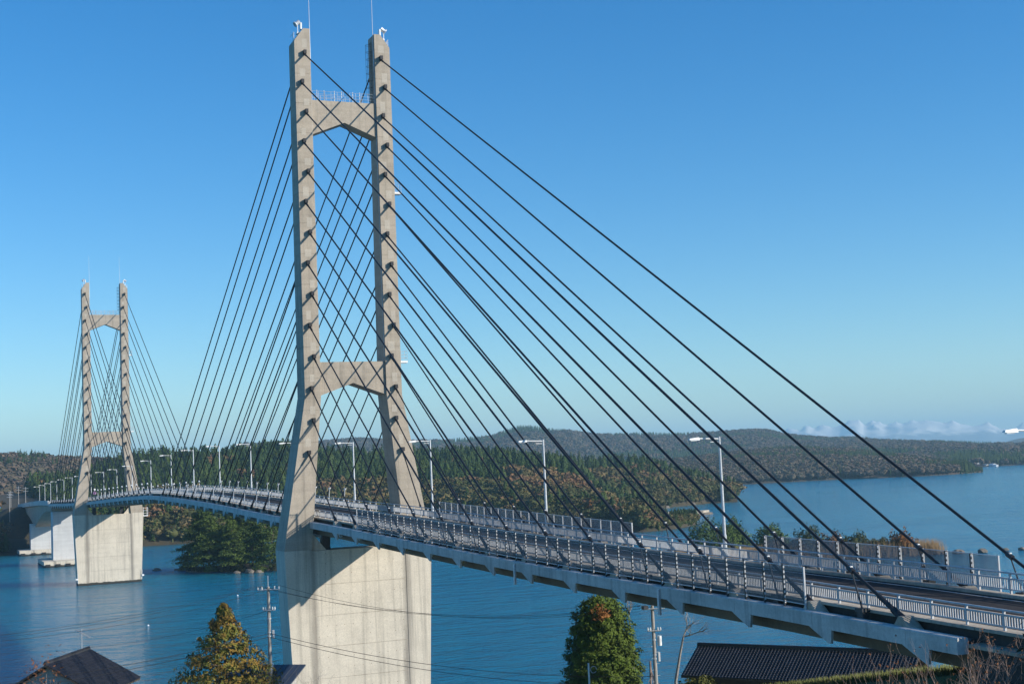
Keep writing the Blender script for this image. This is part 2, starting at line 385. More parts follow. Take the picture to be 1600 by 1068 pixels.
def link(name, me, parent=None, loc=None):
    o = bpy.data.objects.new(name, me)
    COL.objects.link(o)
    if parent is not None: o.parent = parent
    if loc is not None: o.location = loc
    return o
def thing(name, label, cat, loc=(0, 0, 0), group=None):
    o = bpy.data.objects.new(name, None)
    o.empty_display_size = .5
    COL.objects.link(o)
    o.location = loc
    return tag(o, label, cat, group)
def tag(o, label, cat, group=None):
    o['label'] = label; o['category'] = cat
    if group: o['group'] = group
    return o
def kind(o, k, label=None):
    o['kind'] = k
    if label: o['label'] = label
    return o
ORD = 'first second third fourth fifth sixth seventh eighth ninth tenth eleventh twelfth thirteenth fourteenth fifteenth sixteenth seventeenth eighteenth nineteenth twentieth'.split()
# ------------------------------------------------------------------ terrain sheets
def grid_mesh(name, P, mat, label=None):
    """P[nv][nu] of xyz"""
    P = np.asarray(P, float); nv, nu = P.shape[:2]
    idx = np.arange(nv * nu).reshape(nv, nu)
    q = np.stack([idx[:-1, :-1], idx[:-1, 1:], idx[1:, 1:], idx[1:, :-1]], -1).reshape(-1, 4)
    me = bpy.data.meshes.new(name)
    me.from_pydata(P.reshape(-1, 3).tolist(), [], q.tolist())
    me.materials.append(M[mat])
    me.polygons.foreach_set('use_smooth', [True] * len(me.polygons))
    return kind(link(name, me), 'structure', label)

def lattice(seed, n=64):
    return np.random.default_rng(seed).random((n, n))
def vnoise(x, y, L, seed):
    g = lattice(seed); n = g.shape[0]
    x = np.asarray(x, float) / L; y = np.asarray(y, float) / L
    i = np.floor(x).astype(int); j = np.floor(y).astype(int)
    fx = x - i; fy = y - j
    fx = fx * fx * (3 - 2 * fx); fy = fy * fy * (3 - 2 * fy)
    a = g[i % n, j % n]; b_ = g[(i + 1) % n, j % n]; c = g[i % n, (j + 1) % n]; d = g[(i + 1) % n, (j + 1) % n]
    return a + (b_ - a) * fx + (c - a) * fy + (a - b_ - c + d) * fx * fy - .5

class Hill:
    """ground between a shore line and a ridge line (world xy / xyz points), falling away behind the ridge"""
    def __init__(s, d, tree_h, back=1.6, bank=2.0, amp=3., L=60., seed=1, pw=1.25):
        sh = np.array(d['shore'], float); rg = np.array(d['ridge'], float)
        t = np.r_[0, np.cumsum(np.hypot(*np.diff(sh, axis=0).T))]; s.len = t[-1]; t /= t[-1]
        s.t, s.sh, s.rg, s.tree_h, s.bank, s.amp, s.L, s.seed, s.back, s.pw = t, sh, rg, tree_h, bank, amp, L, seed, back, pw
    def at(s, u, v):
        u = np.asarray(u, float); v = np.asarray(v, float)
        sx, sy = np.interp(u, s.t, s.sh[:, 0]), np.interp(u, s.t, s.sh[:, 1])
        gx, gy, gz = (np.interp(u, s.t, s.rg[:, k]) for k in range(3))
        x = sx + (gx - sx) * v; y = sy + (gy - sy) * v
        zr = np.maximum(gz - s.tree_h, 1.5)
        w = np.clip(v, 0, 1)
        up = 1 - (1 - w) ** s.pw
        z = np.minimum(s.bank, zr) * np.clip(v / .03, -1, 1) + np.maximum(zr - s.bank, 0) * up
        bk = np.clip((v - 1) / (s.back - 1), 0, 1)
        z = z * (1 - bk * bk) - 4 * bk
        z = z + s.amp * vnoise(x, y, s.L, s.seed) * np.clip(v * 4, 0, 1) * np.clip((1 - np.abs(v - .5) * .9), .2, 1)
        return x, y, z
    def sheet(s, name, mat, nu, nv, label):
        us = np.linspace(0, 1, nu); vs = np.r_[-.03, np.linspace(0, .04, 3)[:-1], np.linspace(.04, s.back, nv)]
        P = [np.stack(s.at(us, np.full(nu, v)), -1) for v in vs]
        return grid_mesh(name, P, mat, label)

A = Hill(HILL_A, 11., amp=4., seed=3, bank=4.)
A2 = Hill(HILL_A2, 10., amp=3., seed=4, bank=3.)
B = Hill(HILL_B, 9., amp=5., L=110, seed=5)
D = Hill(HILL_D, 9., amp=5., L=120, seed=6, pw=1.5)
Cc = Hill(HILL_C, 9., amp=7., L=220, seed=7, pw=1.3)
Ee = Hill(HILL_E, 4., amp=8., L=500, seed=8)
A.sheet('wooded_hill', 'forest_floor', 130, 40, 'wooded hill that closes the strait behind the bridge')
A2.sheet('headland', 'forest_floor', 60, 30, 'low wooded headland ending in the sound beyond the near shore')
B.sheet('brown_hill', 'forest_floor', 60, 24, 'rust brown hill above the far landing of the bridge')
D.sheet('cape_hill', 'far_floor', 90, 30, 'low tree covered cape across the open water')
Cc.sheet('distant_hills', 'far_floor', 200, 40, 'long hazy range of hills on the skyline')
Ee.sheet('remote_hills', 'far_floor', 60, 20, 'faint blue hill on the skyline at the edge of the bay')

# snow mountains: a ridged sheet
mp = np.array(MOUNTAIN, float)
tt = np.linspace(0, 1, 420); t0 = np.linspace(0, 1, len(mp))
rx_, ry_, rz_ = (np.interp(tt, t0, mp[:, k]) for k in range(3))
rz_ = rz_ + 14 * vnoise(tt * 75, tt * 0, 1.0, 9) + 9 * vnoise(tt * 160, tt * 0, 1.0, 10)
dirn = np.stack([rx_ - EYE.x, ry_ - EYE.y], 1); dirn /= np.hypot(*dirn.T)[:, None]
rows = []
for k in np.linspace(-1, 1, 61):
    q = 1 - abs(k)
    off = k * 1300
    x = rx_ + dirn[:, 0] * off; y = ry_ + dirn[:, 1] * off
    ridged = sum(w_ * (1 - 2 * np.abs(2 * vnoise(x, y, L_, sd))) for w_, L_, sd in ((.5, 800., 12), (.3, 330., 13), (.2, 140., 14)))
    wd_ = 1 + int(34 * min(1, abs(k) * 3.2)); ker = np.hanning(wd_ + 2)[1:-1]; ker /= ker.sum()
    rk = np.convolve(np.pad(rz_, wd_, mode='edge'), ker, 'same')[wd_:-wd_]
    z = rk * (q ** .75 * (1 + .42 * ridged * min(1, 3 * (1 - q)))) 
    z = np.minimum(z, rk * (q ** .5) + 4)
    rows.append(np.stack([x, y, np.maximum(z, -3) if abs(k) < 1 else z * 0 - 3], -1))
grid_mesh('snow_mountains', rows, 'snow', 'far chain of snow capped mountains, pale above the hills')

# near shore: the hill the view is taken from, the flat shore with houses, the mound under the landward end of the bridge
def near_h(x, y):
    r = np.hypot(x - EYE.x, y - EYE.y)
    coast = 149 + 5 * vnoise(x, y, 25, 21) + 2.5 * vnoise(x, y, 8, 22)
    h = 3.0 + 23.2 * np.exp(-(r / 20.) ** 2) + 1.0 * vnoise(x, y, 18, 23) * np.clip(r / 30, 0, 1)
    zr = np.interp(y, ZFY, ZFZ)
    road = np.where(y < -113, zr - .9, zr - .9 - (y + 113) * .20 - .6)
    edge = np.where(x > 0, np.clip(x - 7.0, 0, None) * .55, np.clip(-x - np.where(y < -112, 5.0, 6.5), 0, None) * np.where(y < -112, 1.6, .55))
    mound = road - edge + .5 * vnoise(x, y, 6, 24) * np.clip(edge, 0, 1)
    h = np.maximum(h, mound)
    fall = np.clip((coast - r) / 9., -1, 1)
    return np.where(fall < 1, h * np.clip(fall, 0, 1) ** .7 + np.where(fall <= 0, fall * 4 - .2, 0), h)
gx, gy = np.linspace(-190, 150, 171), np.linspace(-330, 10, 171)
GX, GY = np.meshgrid(gx, gy)
grid_mesh('near_shore', np.stack([GX, GY, near_h(GX, GY)], -1), 'grass', 'grassy shore with houses on the near side of the strait')

# landing of the far approach road
def land_h(x, y):
    zr = np.interp(y, ZFY, ZFZ) - .5
    e = np.clip(np.abs(x + 2) - 9, 0, None)
    return zr - e * .62 - np.clip(462 - y, 0, None) * .62 + .8 * vnoise(x, y, 7, 31)
gx, gy = np.linspace(-45, 45, 46), np.linspace(425, 580, 60)
GX, GY = np.meshgrid(gx, gy)
grid_mesh('road_embankment', np.stack([GX, GY, np.maximum(land_h(GX, GY), -2)], -1), 'forest_floor', 'scrubby bank that carries the road off the far end of the bridge')

# water
w = MB(); w.add([(-11000, -11000, 0), (14500, -11000, 0), (14500, 14500, 0), (-11000, 14500, 0)], [(0, 1, 2, 3)])
kind(w.build('sea_water', 'water'), 'structure', 'rippled blue sea in the strait')

# islet and spit grounds
def mound(name, cx, cy, ax, ay, rot, h, mat, label, n=28, seed=40, rough=.35):
    P = []
    for k, q in enumerate(np.linspace(0, 1.15, 12)):
        row = []
        for i in range(n + 1):
            a = 2 * math.pi * (i % n) / n
            w_ = 1 + rough * float(vnoise(math.cos(a) * 2.2 + 9, math.sin(a) * 2.2 + 9, 1., seed))
            lx, ly = ax * q * w_ * math.cos(a), ay * q * w_ * math.sin(a)
            x = cx + lx * math.cos(rot) - ly * math.sin(rot); y = cy + lx * math.sin(rot) + ly * math.cos(rot)
            z = h * (1 - q ** 2.2) + (.5 * float(vnoise(x, y, 3., seed + 1)) if 0 < q < 1 else 0)
            row.append((x, y, z))
        P.append(row)
    return grid_mesh(name, P, mat, label)
mound('pine_islet', 40, 250, 17, 11.5, -.95, 1.7, 'rock', 'small rocky islet under the middle of the bridge', seed=41)
mound('reed_spit', 158, 141, 42, 9, -.45, 1.8, 'bank', 'low reedy spit beyond the landward half of the bridge', seed=44)
mound('pine_skerry', 166, 189, 17, 9, -.4, 1.6, 'rock', 'little tree topped skerry next to the reedy spit', seed=47)
mound('shore_point', 198, 340, 30, 26, .2, 2.2, 'forest_floor', 'low point of land in front of the headland', seed=50)
# ------------------------------------------------------------------ towers
SPAN = 230.0
NC = 14
CABLE_Z = [80.787 - 3.03 - 3.6032 * n - .00745 * n * n for n in range(NC)]
DECK_DY = [10.28 + 7.5508 * n - .00306 * n * n for n in range(NC)]
WX = 10.04 / 2
def leg_x(z):        # outer and inner face of a leg at height z (x > 0 side)
    return (np.interp(z, [0, 18.5, 36.4, 82], [8.15, 9.06, 6.02, 6.02]), np.interp(z, [0, 18.5, 36.4, 82], [5.75, 5.75, 4.08, 4.08]))
def leg_y(z):        # front and back of a leg relative to the tower's centre line
    return (-1.5, float(np.interp(z, [0, 18.5, 36.4, 82], [2.8, 2.8, 2.0, 1.0])))
def anchor_x(n, far):
    """cables leave the leg in a zig-zag; lower two follow the leg outwards"""
    sg = (-1 if n % 2 else 1) * (-1 if far else 1)
    return WX - .198 * sg + {12: .29, 13: .57}.get(n, 0)
def tower(Y, which, label, rodlab):
    far = Y > 100
    root = thing('bridge_tower', label, 'bridge tower', (0, Y, 0), 'concrete towers of the cable bridge')
    for sx in (-1, 1):
        mb = MB()
        joints = [CABLE_Z[k] - 2.45 for k in range(NC - 1)]
        zs = []
        for j in joints: zs += [(j - .035, 0), (j - .02, 1), (j + .02, 1), (j + .035, 0)]
        zs += [(18.5, 0), (36.4, 0), (79.3, 0)]
        zs = sorted(zs); vs = []
        for z, g in zs:
            o, i = leg_x(z); f, bk = leg_y(z); d = .03 * g
            vs += [(sx * (o - d), Y + f + d, z), (sx * (i + d), Y + f + d, z), (sx * (i + d), Y + bk - d, z), (sx * (o - d), Y + bk - d, z)]
        n = len(zs)
        fs = []
        for k in range(n - 1):
            for q in range(4): fs.append((k * 4 + q, k * 4 + (q + 1) % 4, k * 4 + 4 + (q + 1) % 4, k * 4 + 4 + q))
        fs.append((0, 1, 2, 3))
        if sx < 0: fs = [tuple(reversed(f)) for f in fs]
        mb.add(vs, fs)
        # sloping cap
        f, bk = Y - 1.5, Y + 1.0
        mb.prism([(sx * 6.02, f, 79.3), (sx * 4.08, f, 79.3), (sx * 4.08, f, 80.95), (sx * 4.85, f, 80.95), (sx * 5.96, f, 79.45)], (0, 2.5, 0))
        leg = mb.build('leg', 'tower', root)
        # pale patches over every cable anchorage pocket
        for k in range(NC):
            z = CABLE_Z[k] + 1.35; x = anchor_x(k, far) + random.uniform(-.12, .12)
            w_ = random.uniform(.27, .42); h_ = random.uniform(.4, .62)
            pb = MB(); pb.box(sx * x - w_, sx * x + w_, Y - 1.508, Y - 1.44, z - h_, z + h_)
            pb.build('mortar_patch', 'patch', leg)
        # lightning rod with its down conductor
        rb = MB(); rb.tube((sx * 4.0, Y - 1.2, 77), (sx * 4.0, Y - 1.2, 88.2), .05, .02, 6)
        rb.build('lightning_rod', 'galv', root)
        cb = MB(); cb.tube((sx * 4.03, Y - 1.25, 41), (sx * 4.03, Y - 1.25, 79.0), .035, n=5)
        cb.build('down_conductor', 'galv', root)
        # obstruction lights on the cap: bracket, box, lamp drum
        bb = MB()
        bb.box(sx * 5.25 - .28, sx * 5.25 + .28, Y - 1.2, Y - .5, 80.35, 80.55)
        bb.box(sx * 5.0 - .09, sx * 5.0 + .09, Y - 1.15, Y - .55, 80.95, 81.75)
        bb.tube((sx * 5.45, Y - 1.1, 80.0), (sx * 5.45, Y - 1.1, 81.6), .05, n=6)
        for q in (-.25, .25): bb.tube((sx * 5.95, Y - .9 + q, 79.5), (sx * 5.95, Y - .9 + q, 80.5), .03, n=5)
        bb.tube((sx * 5.95, Y - 1.3, 80.4), (sx * 5.95, Y + .5, 80.4), .03, n=5)
        br = bb.build('light_bracket', 'white', root)
        db = MB(); db.tube((sx * 5.2, Y - .9, 81.85), (sx * 5.62, Y - 1.0, 81.55), .30, .2, 10); db.tube((sx * 5.62, Y - 1.0, 81.55), (sx * 5.74, Y - 1.02, 81.45), .34, .34, 10)
        db.build('warning_light', 'galv', br)
        # cantilever platforms on the outer face
        if sx > 0:
            for z in (61.2, 40.4):
                pl = MB(); pl.box(6.02, 6.95, Y - 1.4, Y - .4, z - .12, z + .12)
                po = pl.build('platform', 'white', root)
                gl = MB()
                for q in (6.1, 6.9):
                    for yy in (Y - 1.38, Y - .42): gl.tube((q, yy, z + .1), (q, yy, z + 1.35), .02, n=5)
                for zz in (.5, .9, 1.3):
                    gl.tube((6.1, Y - 1.38, z + zz), (6.9, Y - 1.38, z + zz), .018, n=5); gl.tube((6.9, Y - 1.38, z + zz), (6.9, Y - .42, z + zz), .018, n=5); gl.tube((6.1, Y - .42, z + zz), (6.9, Y - .42, z + zz), .018, n=5)
                gl.build('guard_rail', 'galv', po)
            lb = MB()       # caged ladder down the inner face of this leg
            for yy in (Y - .35, Y + .15): lb.tube((4.02, yy, 72.3), (4.02, yy, 80.3), .025, n=5)
            for k in range(20): lb.tube((4.02, Y - .35, 72.6 + k * .4), (4.02, Y + .15, 72.6 + k * .4), .018, n=4)
            for k in range(8):
                z = 73.6 + k * .9
                pts = [(3.98 - .62 * math.sin(a), Y - .1 - .38 * math.cos(a), z) for a in np.linspace(0, math.pi, 7)]
                lb.path(pts, [.022] * 7, 4)
            for a in (.5, 1.57, 2.6): lb.tube((3.98 - .62 * math.sin(a), Y - .1 - .38 * math.cos(a), 73.6), (3.98 - .62 * math.sin(a), Y - .1 - .38 * math.cos(a), 79.9), .02, n=4)
            lb.build('caged_ladder', 'dark_steel', root)
    # crossbeams with a pitched soffit
    for zt, zl, za in ((72.25, 68.0, 69.65), (40.5, 36.5, 37.95)):
        f, bk = Y - 1.25, Y + (.8 if zt > 60 else 1.6)
        mb = MB(); mb.prism([(-4.07, f, zt), (-4.07, f, zl), (0, f, za), (4.07, f, zl), (4.07, f, zt)], (0, bk - f, 0))
        cbm = mb.build('crossbeam', 'tower', root)
        if zt > 60:
            gr = MB()
            for k, x in enumerate(np.linspace(-3.9, 3.9, 11)):
                gr.tube((x, f + .08, zt), (x, f + .08, zt + 1.15), .022, n=5); gr.tube((x, bk - .08, zt), (x, bk - .08, zt + 1.15), .022, n=5)
            for dz in (.4, .8, 1.15):
                gr.tube((-4, f + .08, zt + dz), (4, f + .08, zt + dz), .02, n=5); gr.tube((-4, bk - .08, zt + dz), (4, bk - .08, zt + dz), .02, n=5)
            for x in (-3.3, -2.4, -1.1, -.2, 1.2, 2.1): gr.box(x - .035, x + .035, f + .12, f + .18, zt, zt + 1.3)
            gr.build('walkway_rail', 'galv', cbm)
    # pier: two columns under the legs and the wall between them
    for sx in (-1, 1):
        pier = MB(); f, bk = Y - 1.5, Y + 2.8
        pier.prism([(sx * 8.1, f, -3), (sx * 5.75, f, -3), (sx * 5.75, f, 18.49), (sx * 9.05, f, 18.49)], (0, bk - f, 0))
        pier.build('pier_column', 'pier', root)
    wl = MB(); wl.box(-5.77, 5.77, Y - 1.455, Y + 2.55, -3, 18.35)
    wall = wl.build('pier_wall', 'pier', root)
    for sx in (-1, 1):
        hb = MB(); hb.prism([(sx * 5.78, Y - 1.1, 18.36), (sx * 3.9, Y - 1.1, 18.36), (sx * 5.5, Y - 1.1, 20.3), (sx * 5.78, Y - 1.1, 20.3)], (0, 3.2, 0))
        hb.build('haunch', 'pier', root)
    for z in (3.6, 7.2, 10.8, 14.4):
        jb = MB(); jb.box(-5.72, 5.72, Y - 1.462, Y - 1.44, z - .03, z + .03)
        jb.build('lift_joint', 'kerb', wall)
    th = MB()          # tie-rod holes left by the shuttering
    for x in np.arange(-5.2, 5.3, 1.04):
        for z in np.arange(1.2, 18, 1.2): th.box(x - .035, x + .035, Y - 1.459, Y - 1.44, z - .04, z + .04) if random.random() < .75 else None
    kind(th.build('tie_holes', 'box', wall), 'stuff')
    bs = MB(); bs.box(-8.7, 8.7, Y - 2.1, Y + 3.4, -3, .55)
    if not far: bs.build('pier_ledge', 'pier', root)
    for x in (-3.6, 3.6):
        sb = MB(); sb.box(x - .5, x + .5, Y + .0, Y + 1.0, 18.35, zf(Y) - 1.6)
        sb.build('bearing', 'dark_steel', root)
    if far:       # small access cages at the waterline and under the deck
        for sx, z0 in ((-1, .6), (1, .6)):
            gb = MB()
            for q in (0, .5): gb.tube((sx * 8.25 , Y - 1.75 + q, z0), (sx * 8.35, Y - 1.75 + q, z0 + 2.6), .05, n=5)
            for k in range(6): gb.tube((sx * 8.27, Y - 1.75, z0 + .3 + k * .4), (sx * 8.27, Y - 1.25, z0 + .3 + k * .4), .04, n=4)
            gb.box(sx * 8.55 - .3, sx * 8.55 + .3, Y - 1.8, Y - 1.2, z0 + .9, z0 + 1.3)
            gb.build('access_ladder', 'white', root)
        gb = MB()
        gb.box(9.0, 10.3, Y - 1.2, Y + .4, 17.4, 17.6)
        for q in (9.1, 10.25):
            gb.tube((q, Y - 1.15, 17.5), (q, Y - 1.15, 19.8), .05, n=5); gb.tube((q, Y + .35, 17.5), (q, Y + .35, 19.8), .05, n=5)
        for dz in (.7, 1.4, 2.1): gb.tube((9.05, Y - 1.15, 17.5 + dz), (10.25, Y - 1.15, 17.5 + dz), .04, n=5)
        gb.build('platform', 'white', root)
    return root
tower(0, 'near', 'tall twin-legged concrete tower standing closest, its pale pier rising beside the blue roof', None)
tower(SPAN, 'far', 'smaller looking twin-legged concrete tower out in the strait, far end of main span', None)

# ------------------------------------------------------------------ piers beyond the far tower
def far_pier(y0, y1, hw, ztop, fy0, fy1, fhw, mat, label, fh=1.8):
    root = thing('bridge_pier', label, 'bridge pier', (0, y0, 0), 'piers of the far approach')
    b1 = MB(); b1.box(-hw, hw, y0, y1, fh + .002, ztop); b1.build('shaft', mat, root)
    b2 = MB(); b2.box(-fhw, fhw, fy0, fy1, -3, fh); ft = b2.build('footing', 'pier', root)
    for x in np.linspace(-fhw + 1.2, fhw - 1.2, 6):
        fb = MB(); fb.box(x - .75, x + .75, fy0 - .35, fy0 - .002, .15, .95); fb.build('fender', 'rubber', ft)
far_pier(331, 338, 5.4, 17.6, 322, 347, 9.1, 'whitepier', 'smooth whitish pier at the end of the far cable span')
far_pier(413, 419, 6.4, 11.8, 409, 424, 10.8, 'whitepier', 'pale pier under the haunched girder near the far landing', 1.9)

# ------------------------------------------------------------------ deck
Y0, Y1 = -112.4, 342.6
deck = thing('bridge_deck', 'long concrete bridge deck with ribbed edge beams, hung between the two towers', 'bridge deck', (0, 115, 20))
YS = list(np.arange(Y0, Y1 + .1, 3.791)); YS[-1] = Y1
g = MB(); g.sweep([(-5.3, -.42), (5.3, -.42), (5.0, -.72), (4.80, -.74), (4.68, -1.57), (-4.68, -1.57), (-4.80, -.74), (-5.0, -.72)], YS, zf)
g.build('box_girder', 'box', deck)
g = MB(); g.sweep([(-4.12, .22), (4.12, .22), (4.12, -.40), (-4.12, -.40)], YS, zf)
g.build('road_surface', 'asphalt', deck)
for sx in (-1, 1):
    g = MB(); g.sweep([(sx * 4.122, .42), (sx * 4.92, .40), (sx * 4.92, .27), (sx * 4.122, .27)][::sx], YS, zf)
    g.build('kerb', 'kerb', deck)
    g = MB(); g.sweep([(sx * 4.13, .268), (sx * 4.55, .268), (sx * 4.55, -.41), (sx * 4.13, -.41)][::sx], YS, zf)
    g.build('kerb_upstand', 'dark_conc', deck)  # near-black colour stands in for the shadowy recess under the kerb
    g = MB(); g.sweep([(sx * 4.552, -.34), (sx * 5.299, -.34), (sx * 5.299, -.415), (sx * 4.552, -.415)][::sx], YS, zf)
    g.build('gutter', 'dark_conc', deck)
    g = MB(); g.path([(sx * 5.05, y, zf(y) - .2) for y in YS[::3]] + [(sx * 5.05, Y1, zf(Y1) - .2)], [.13] * (len(YS[::3]) + 1), 6)
    g.build('service_pipe', 'dark_steel', deck)
    g = MB(); g.sweep([(sx * 3.86, .226), (sx * 3.72, .226), (sx * 3.72, .224), (sx * 3.86, .224)][::-sx], YS, zf)
    g.build('edge_line', 'line_white', deck)
g = MB(); g.sweep([(-.07, .226), (.07, .226), (.07, .224), (-.07, .224)][::-1], YS, zf); g.build('centre_line', 'line_yellow', deck)
def bays():
    """edge-beam bays: from rib to rib, open where the tower legs pass"""
    out = []
    for base, sg in ((0, -1), (0, 1), (SPAN, -1), (SPAN, 1)):
        ribs = [base + sg * d - .9 for d in DECK_DY]
        out.append(sorted(ribs))
    return out
ribs_all = sorted(y for b_ in bays() for y in b_)
for sx in (-1, 1):
    cuts = [Y0, *[y for y in ribs_all if Y0 + 2 < y < Y1 - 2], Y1]
    for a, b_ in zip(cuts[:-1], cuts[1:]):
        segs = [(a, b_)]
        for ty in (0, SPAN):
            if a < ty < b_: segs = [(a, ty - 1.55), (ty + 2.95, b_)]
        for p, q in segs:
            if q - p < .3: continue
            e = MB(); ys = [p + .012, (p + q) / 2, q - .012]
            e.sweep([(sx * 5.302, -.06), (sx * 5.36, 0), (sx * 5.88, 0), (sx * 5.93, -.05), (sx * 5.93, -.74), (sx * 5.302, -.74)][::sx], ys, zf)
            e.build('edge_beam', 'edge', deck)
    for y in ribs_all:
        if not (Y0 < y < Y1) or any(abs(y - t - .7) < 2.4 for t in (0, SPAN)): continue
        ty = 0 if y < 115 else SPAN; q = -1 if y < ty else 1      # the upright edge looks away from the tower
        e = MB(); z = zf(y); y0 = y - q * .3
        e.prism([(sx * 5.925, y0, z - .742), (sx * 5.925, y0 + q * 1.95, z - .742), (sx * 5.90, y0 + q * 1.80, z - 1.48), (sx * 5.90, y0 + q * 1.62, z - 1.48)], (-sx * .14, 0, 0))
        e.build('rib', 'edge', deck)
    # small drain outlets on the outer face
    for y in (-85.2, -62.4):
        e = MB(); z = zf(y); e.box(sx * 6.0 - .065, sx * 6.0 + .065, y - .12, y + .12, z - 1.75, z - .15)
        e.build('drain_pipe', 'galv', deck)

# haunched approach girder, its abutment and the landward approach
ap = thing('approach_viaduct', 'haunched concrete approach span curving down onto the far shore, no cables', 'viaduct', (0, 343, 17))
yy = np.linspace(342.75, 478, 40)
def depth(y): 
    return 1.7 + 6.6 * max(0., 1 - abs(y - 416) / 56.) ** 1.7
vs = []; 
for y in yy:
    z = zf(y); d = depth(y)
    vs += [(-5.3, y, z - .45), (5.3, y, z - .45), (4.9, y, z - .9), (4.6, y, z - .9 - d), (-4.6, y, z - .9 - d), (-4.9, y, z - .9)]
mb = MB(); n = 6
fs = [(i * n + k, (i + 1) * n + k, (i + 1) * n + (k + 1) % n, i * n + (k + 1) % n) for i in range(len(yy) - 1) for k in range(n)] + [tuple(range(n)), tuple(range((len(yy) - 1) * n, len(yy) * n))[::-1]]
mb.add(vs, fs); mb.build('haunched_girder', 'tower', ap)
yr = list(np.linspace(342.75, 520, 46))
mb = MB(); mb.sweep([(-4.12, .22), (4.12, .22), (4.12, -.43), (-4.12, -.43)], yr, zf); mb.build('road_surface', 'asphalt', ap)
for sx in (-1, 1):
    mb = MB(); mb.sweep([(sx * 4.122, .42), (sx * 5.88, 1.15), (sx * 5.93, 1.1), (sx * 5.93, -.5), (sx * 4.122, -.43)][::sx], list(np.linspace(342.75, 490, 40)), zf)
    mb.build('parapet_wall', 'edge', ap)
mb = MB(); mb.box(-5.4, 5.4, 474, 482, 3, 16.0); mb.build('abutment', 'tower', ap)

na = thing('bridge_abutment', 'dark concrete abutment at the landward end of the bridge, behind bare twigs', 'abutment', (0, -113, 8))
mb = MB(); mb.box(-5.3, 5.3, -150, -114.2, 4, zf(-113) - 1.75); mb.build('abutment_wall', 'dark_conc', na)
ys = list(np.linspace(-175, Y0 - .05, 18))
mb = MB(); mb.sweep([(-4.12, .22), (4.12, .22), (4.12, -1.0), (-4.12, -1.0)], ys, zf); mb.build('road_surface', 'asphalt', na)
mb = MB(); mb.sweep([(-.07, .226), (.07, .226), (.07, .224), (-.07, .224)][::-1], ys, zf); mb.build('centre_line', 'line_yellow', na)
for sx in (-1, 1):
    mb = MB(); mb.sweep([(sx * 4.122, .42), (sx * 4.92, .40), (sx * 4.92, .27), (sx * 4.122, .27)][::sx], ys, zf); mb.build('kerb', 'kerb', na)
    mb = MB(); mb.sweep([(sx * 4.13, .268), (sx * 4.55, .268), (sx * 4.55, -1.0), (sx * 4.13, -1.0)][::sx], ys, zf); mb.build('kerb_upstand', 'dark_conc', na)  # recess shade put into the dark upstand colour here too
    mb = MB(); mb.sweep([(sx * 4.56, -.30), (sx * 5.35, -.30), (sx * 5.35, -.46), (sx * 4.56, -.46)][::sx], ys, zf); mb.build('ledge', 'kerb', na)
    mb = MB(); mb.sweep([(sx * 4.56, -.461), (sx * 5.0, -.461), (sx * 5.0, -2.8), (sx * 4.56, -2.8)][::sx], ys, zf); mb.build('wing_wall', 'dark_conc', na)

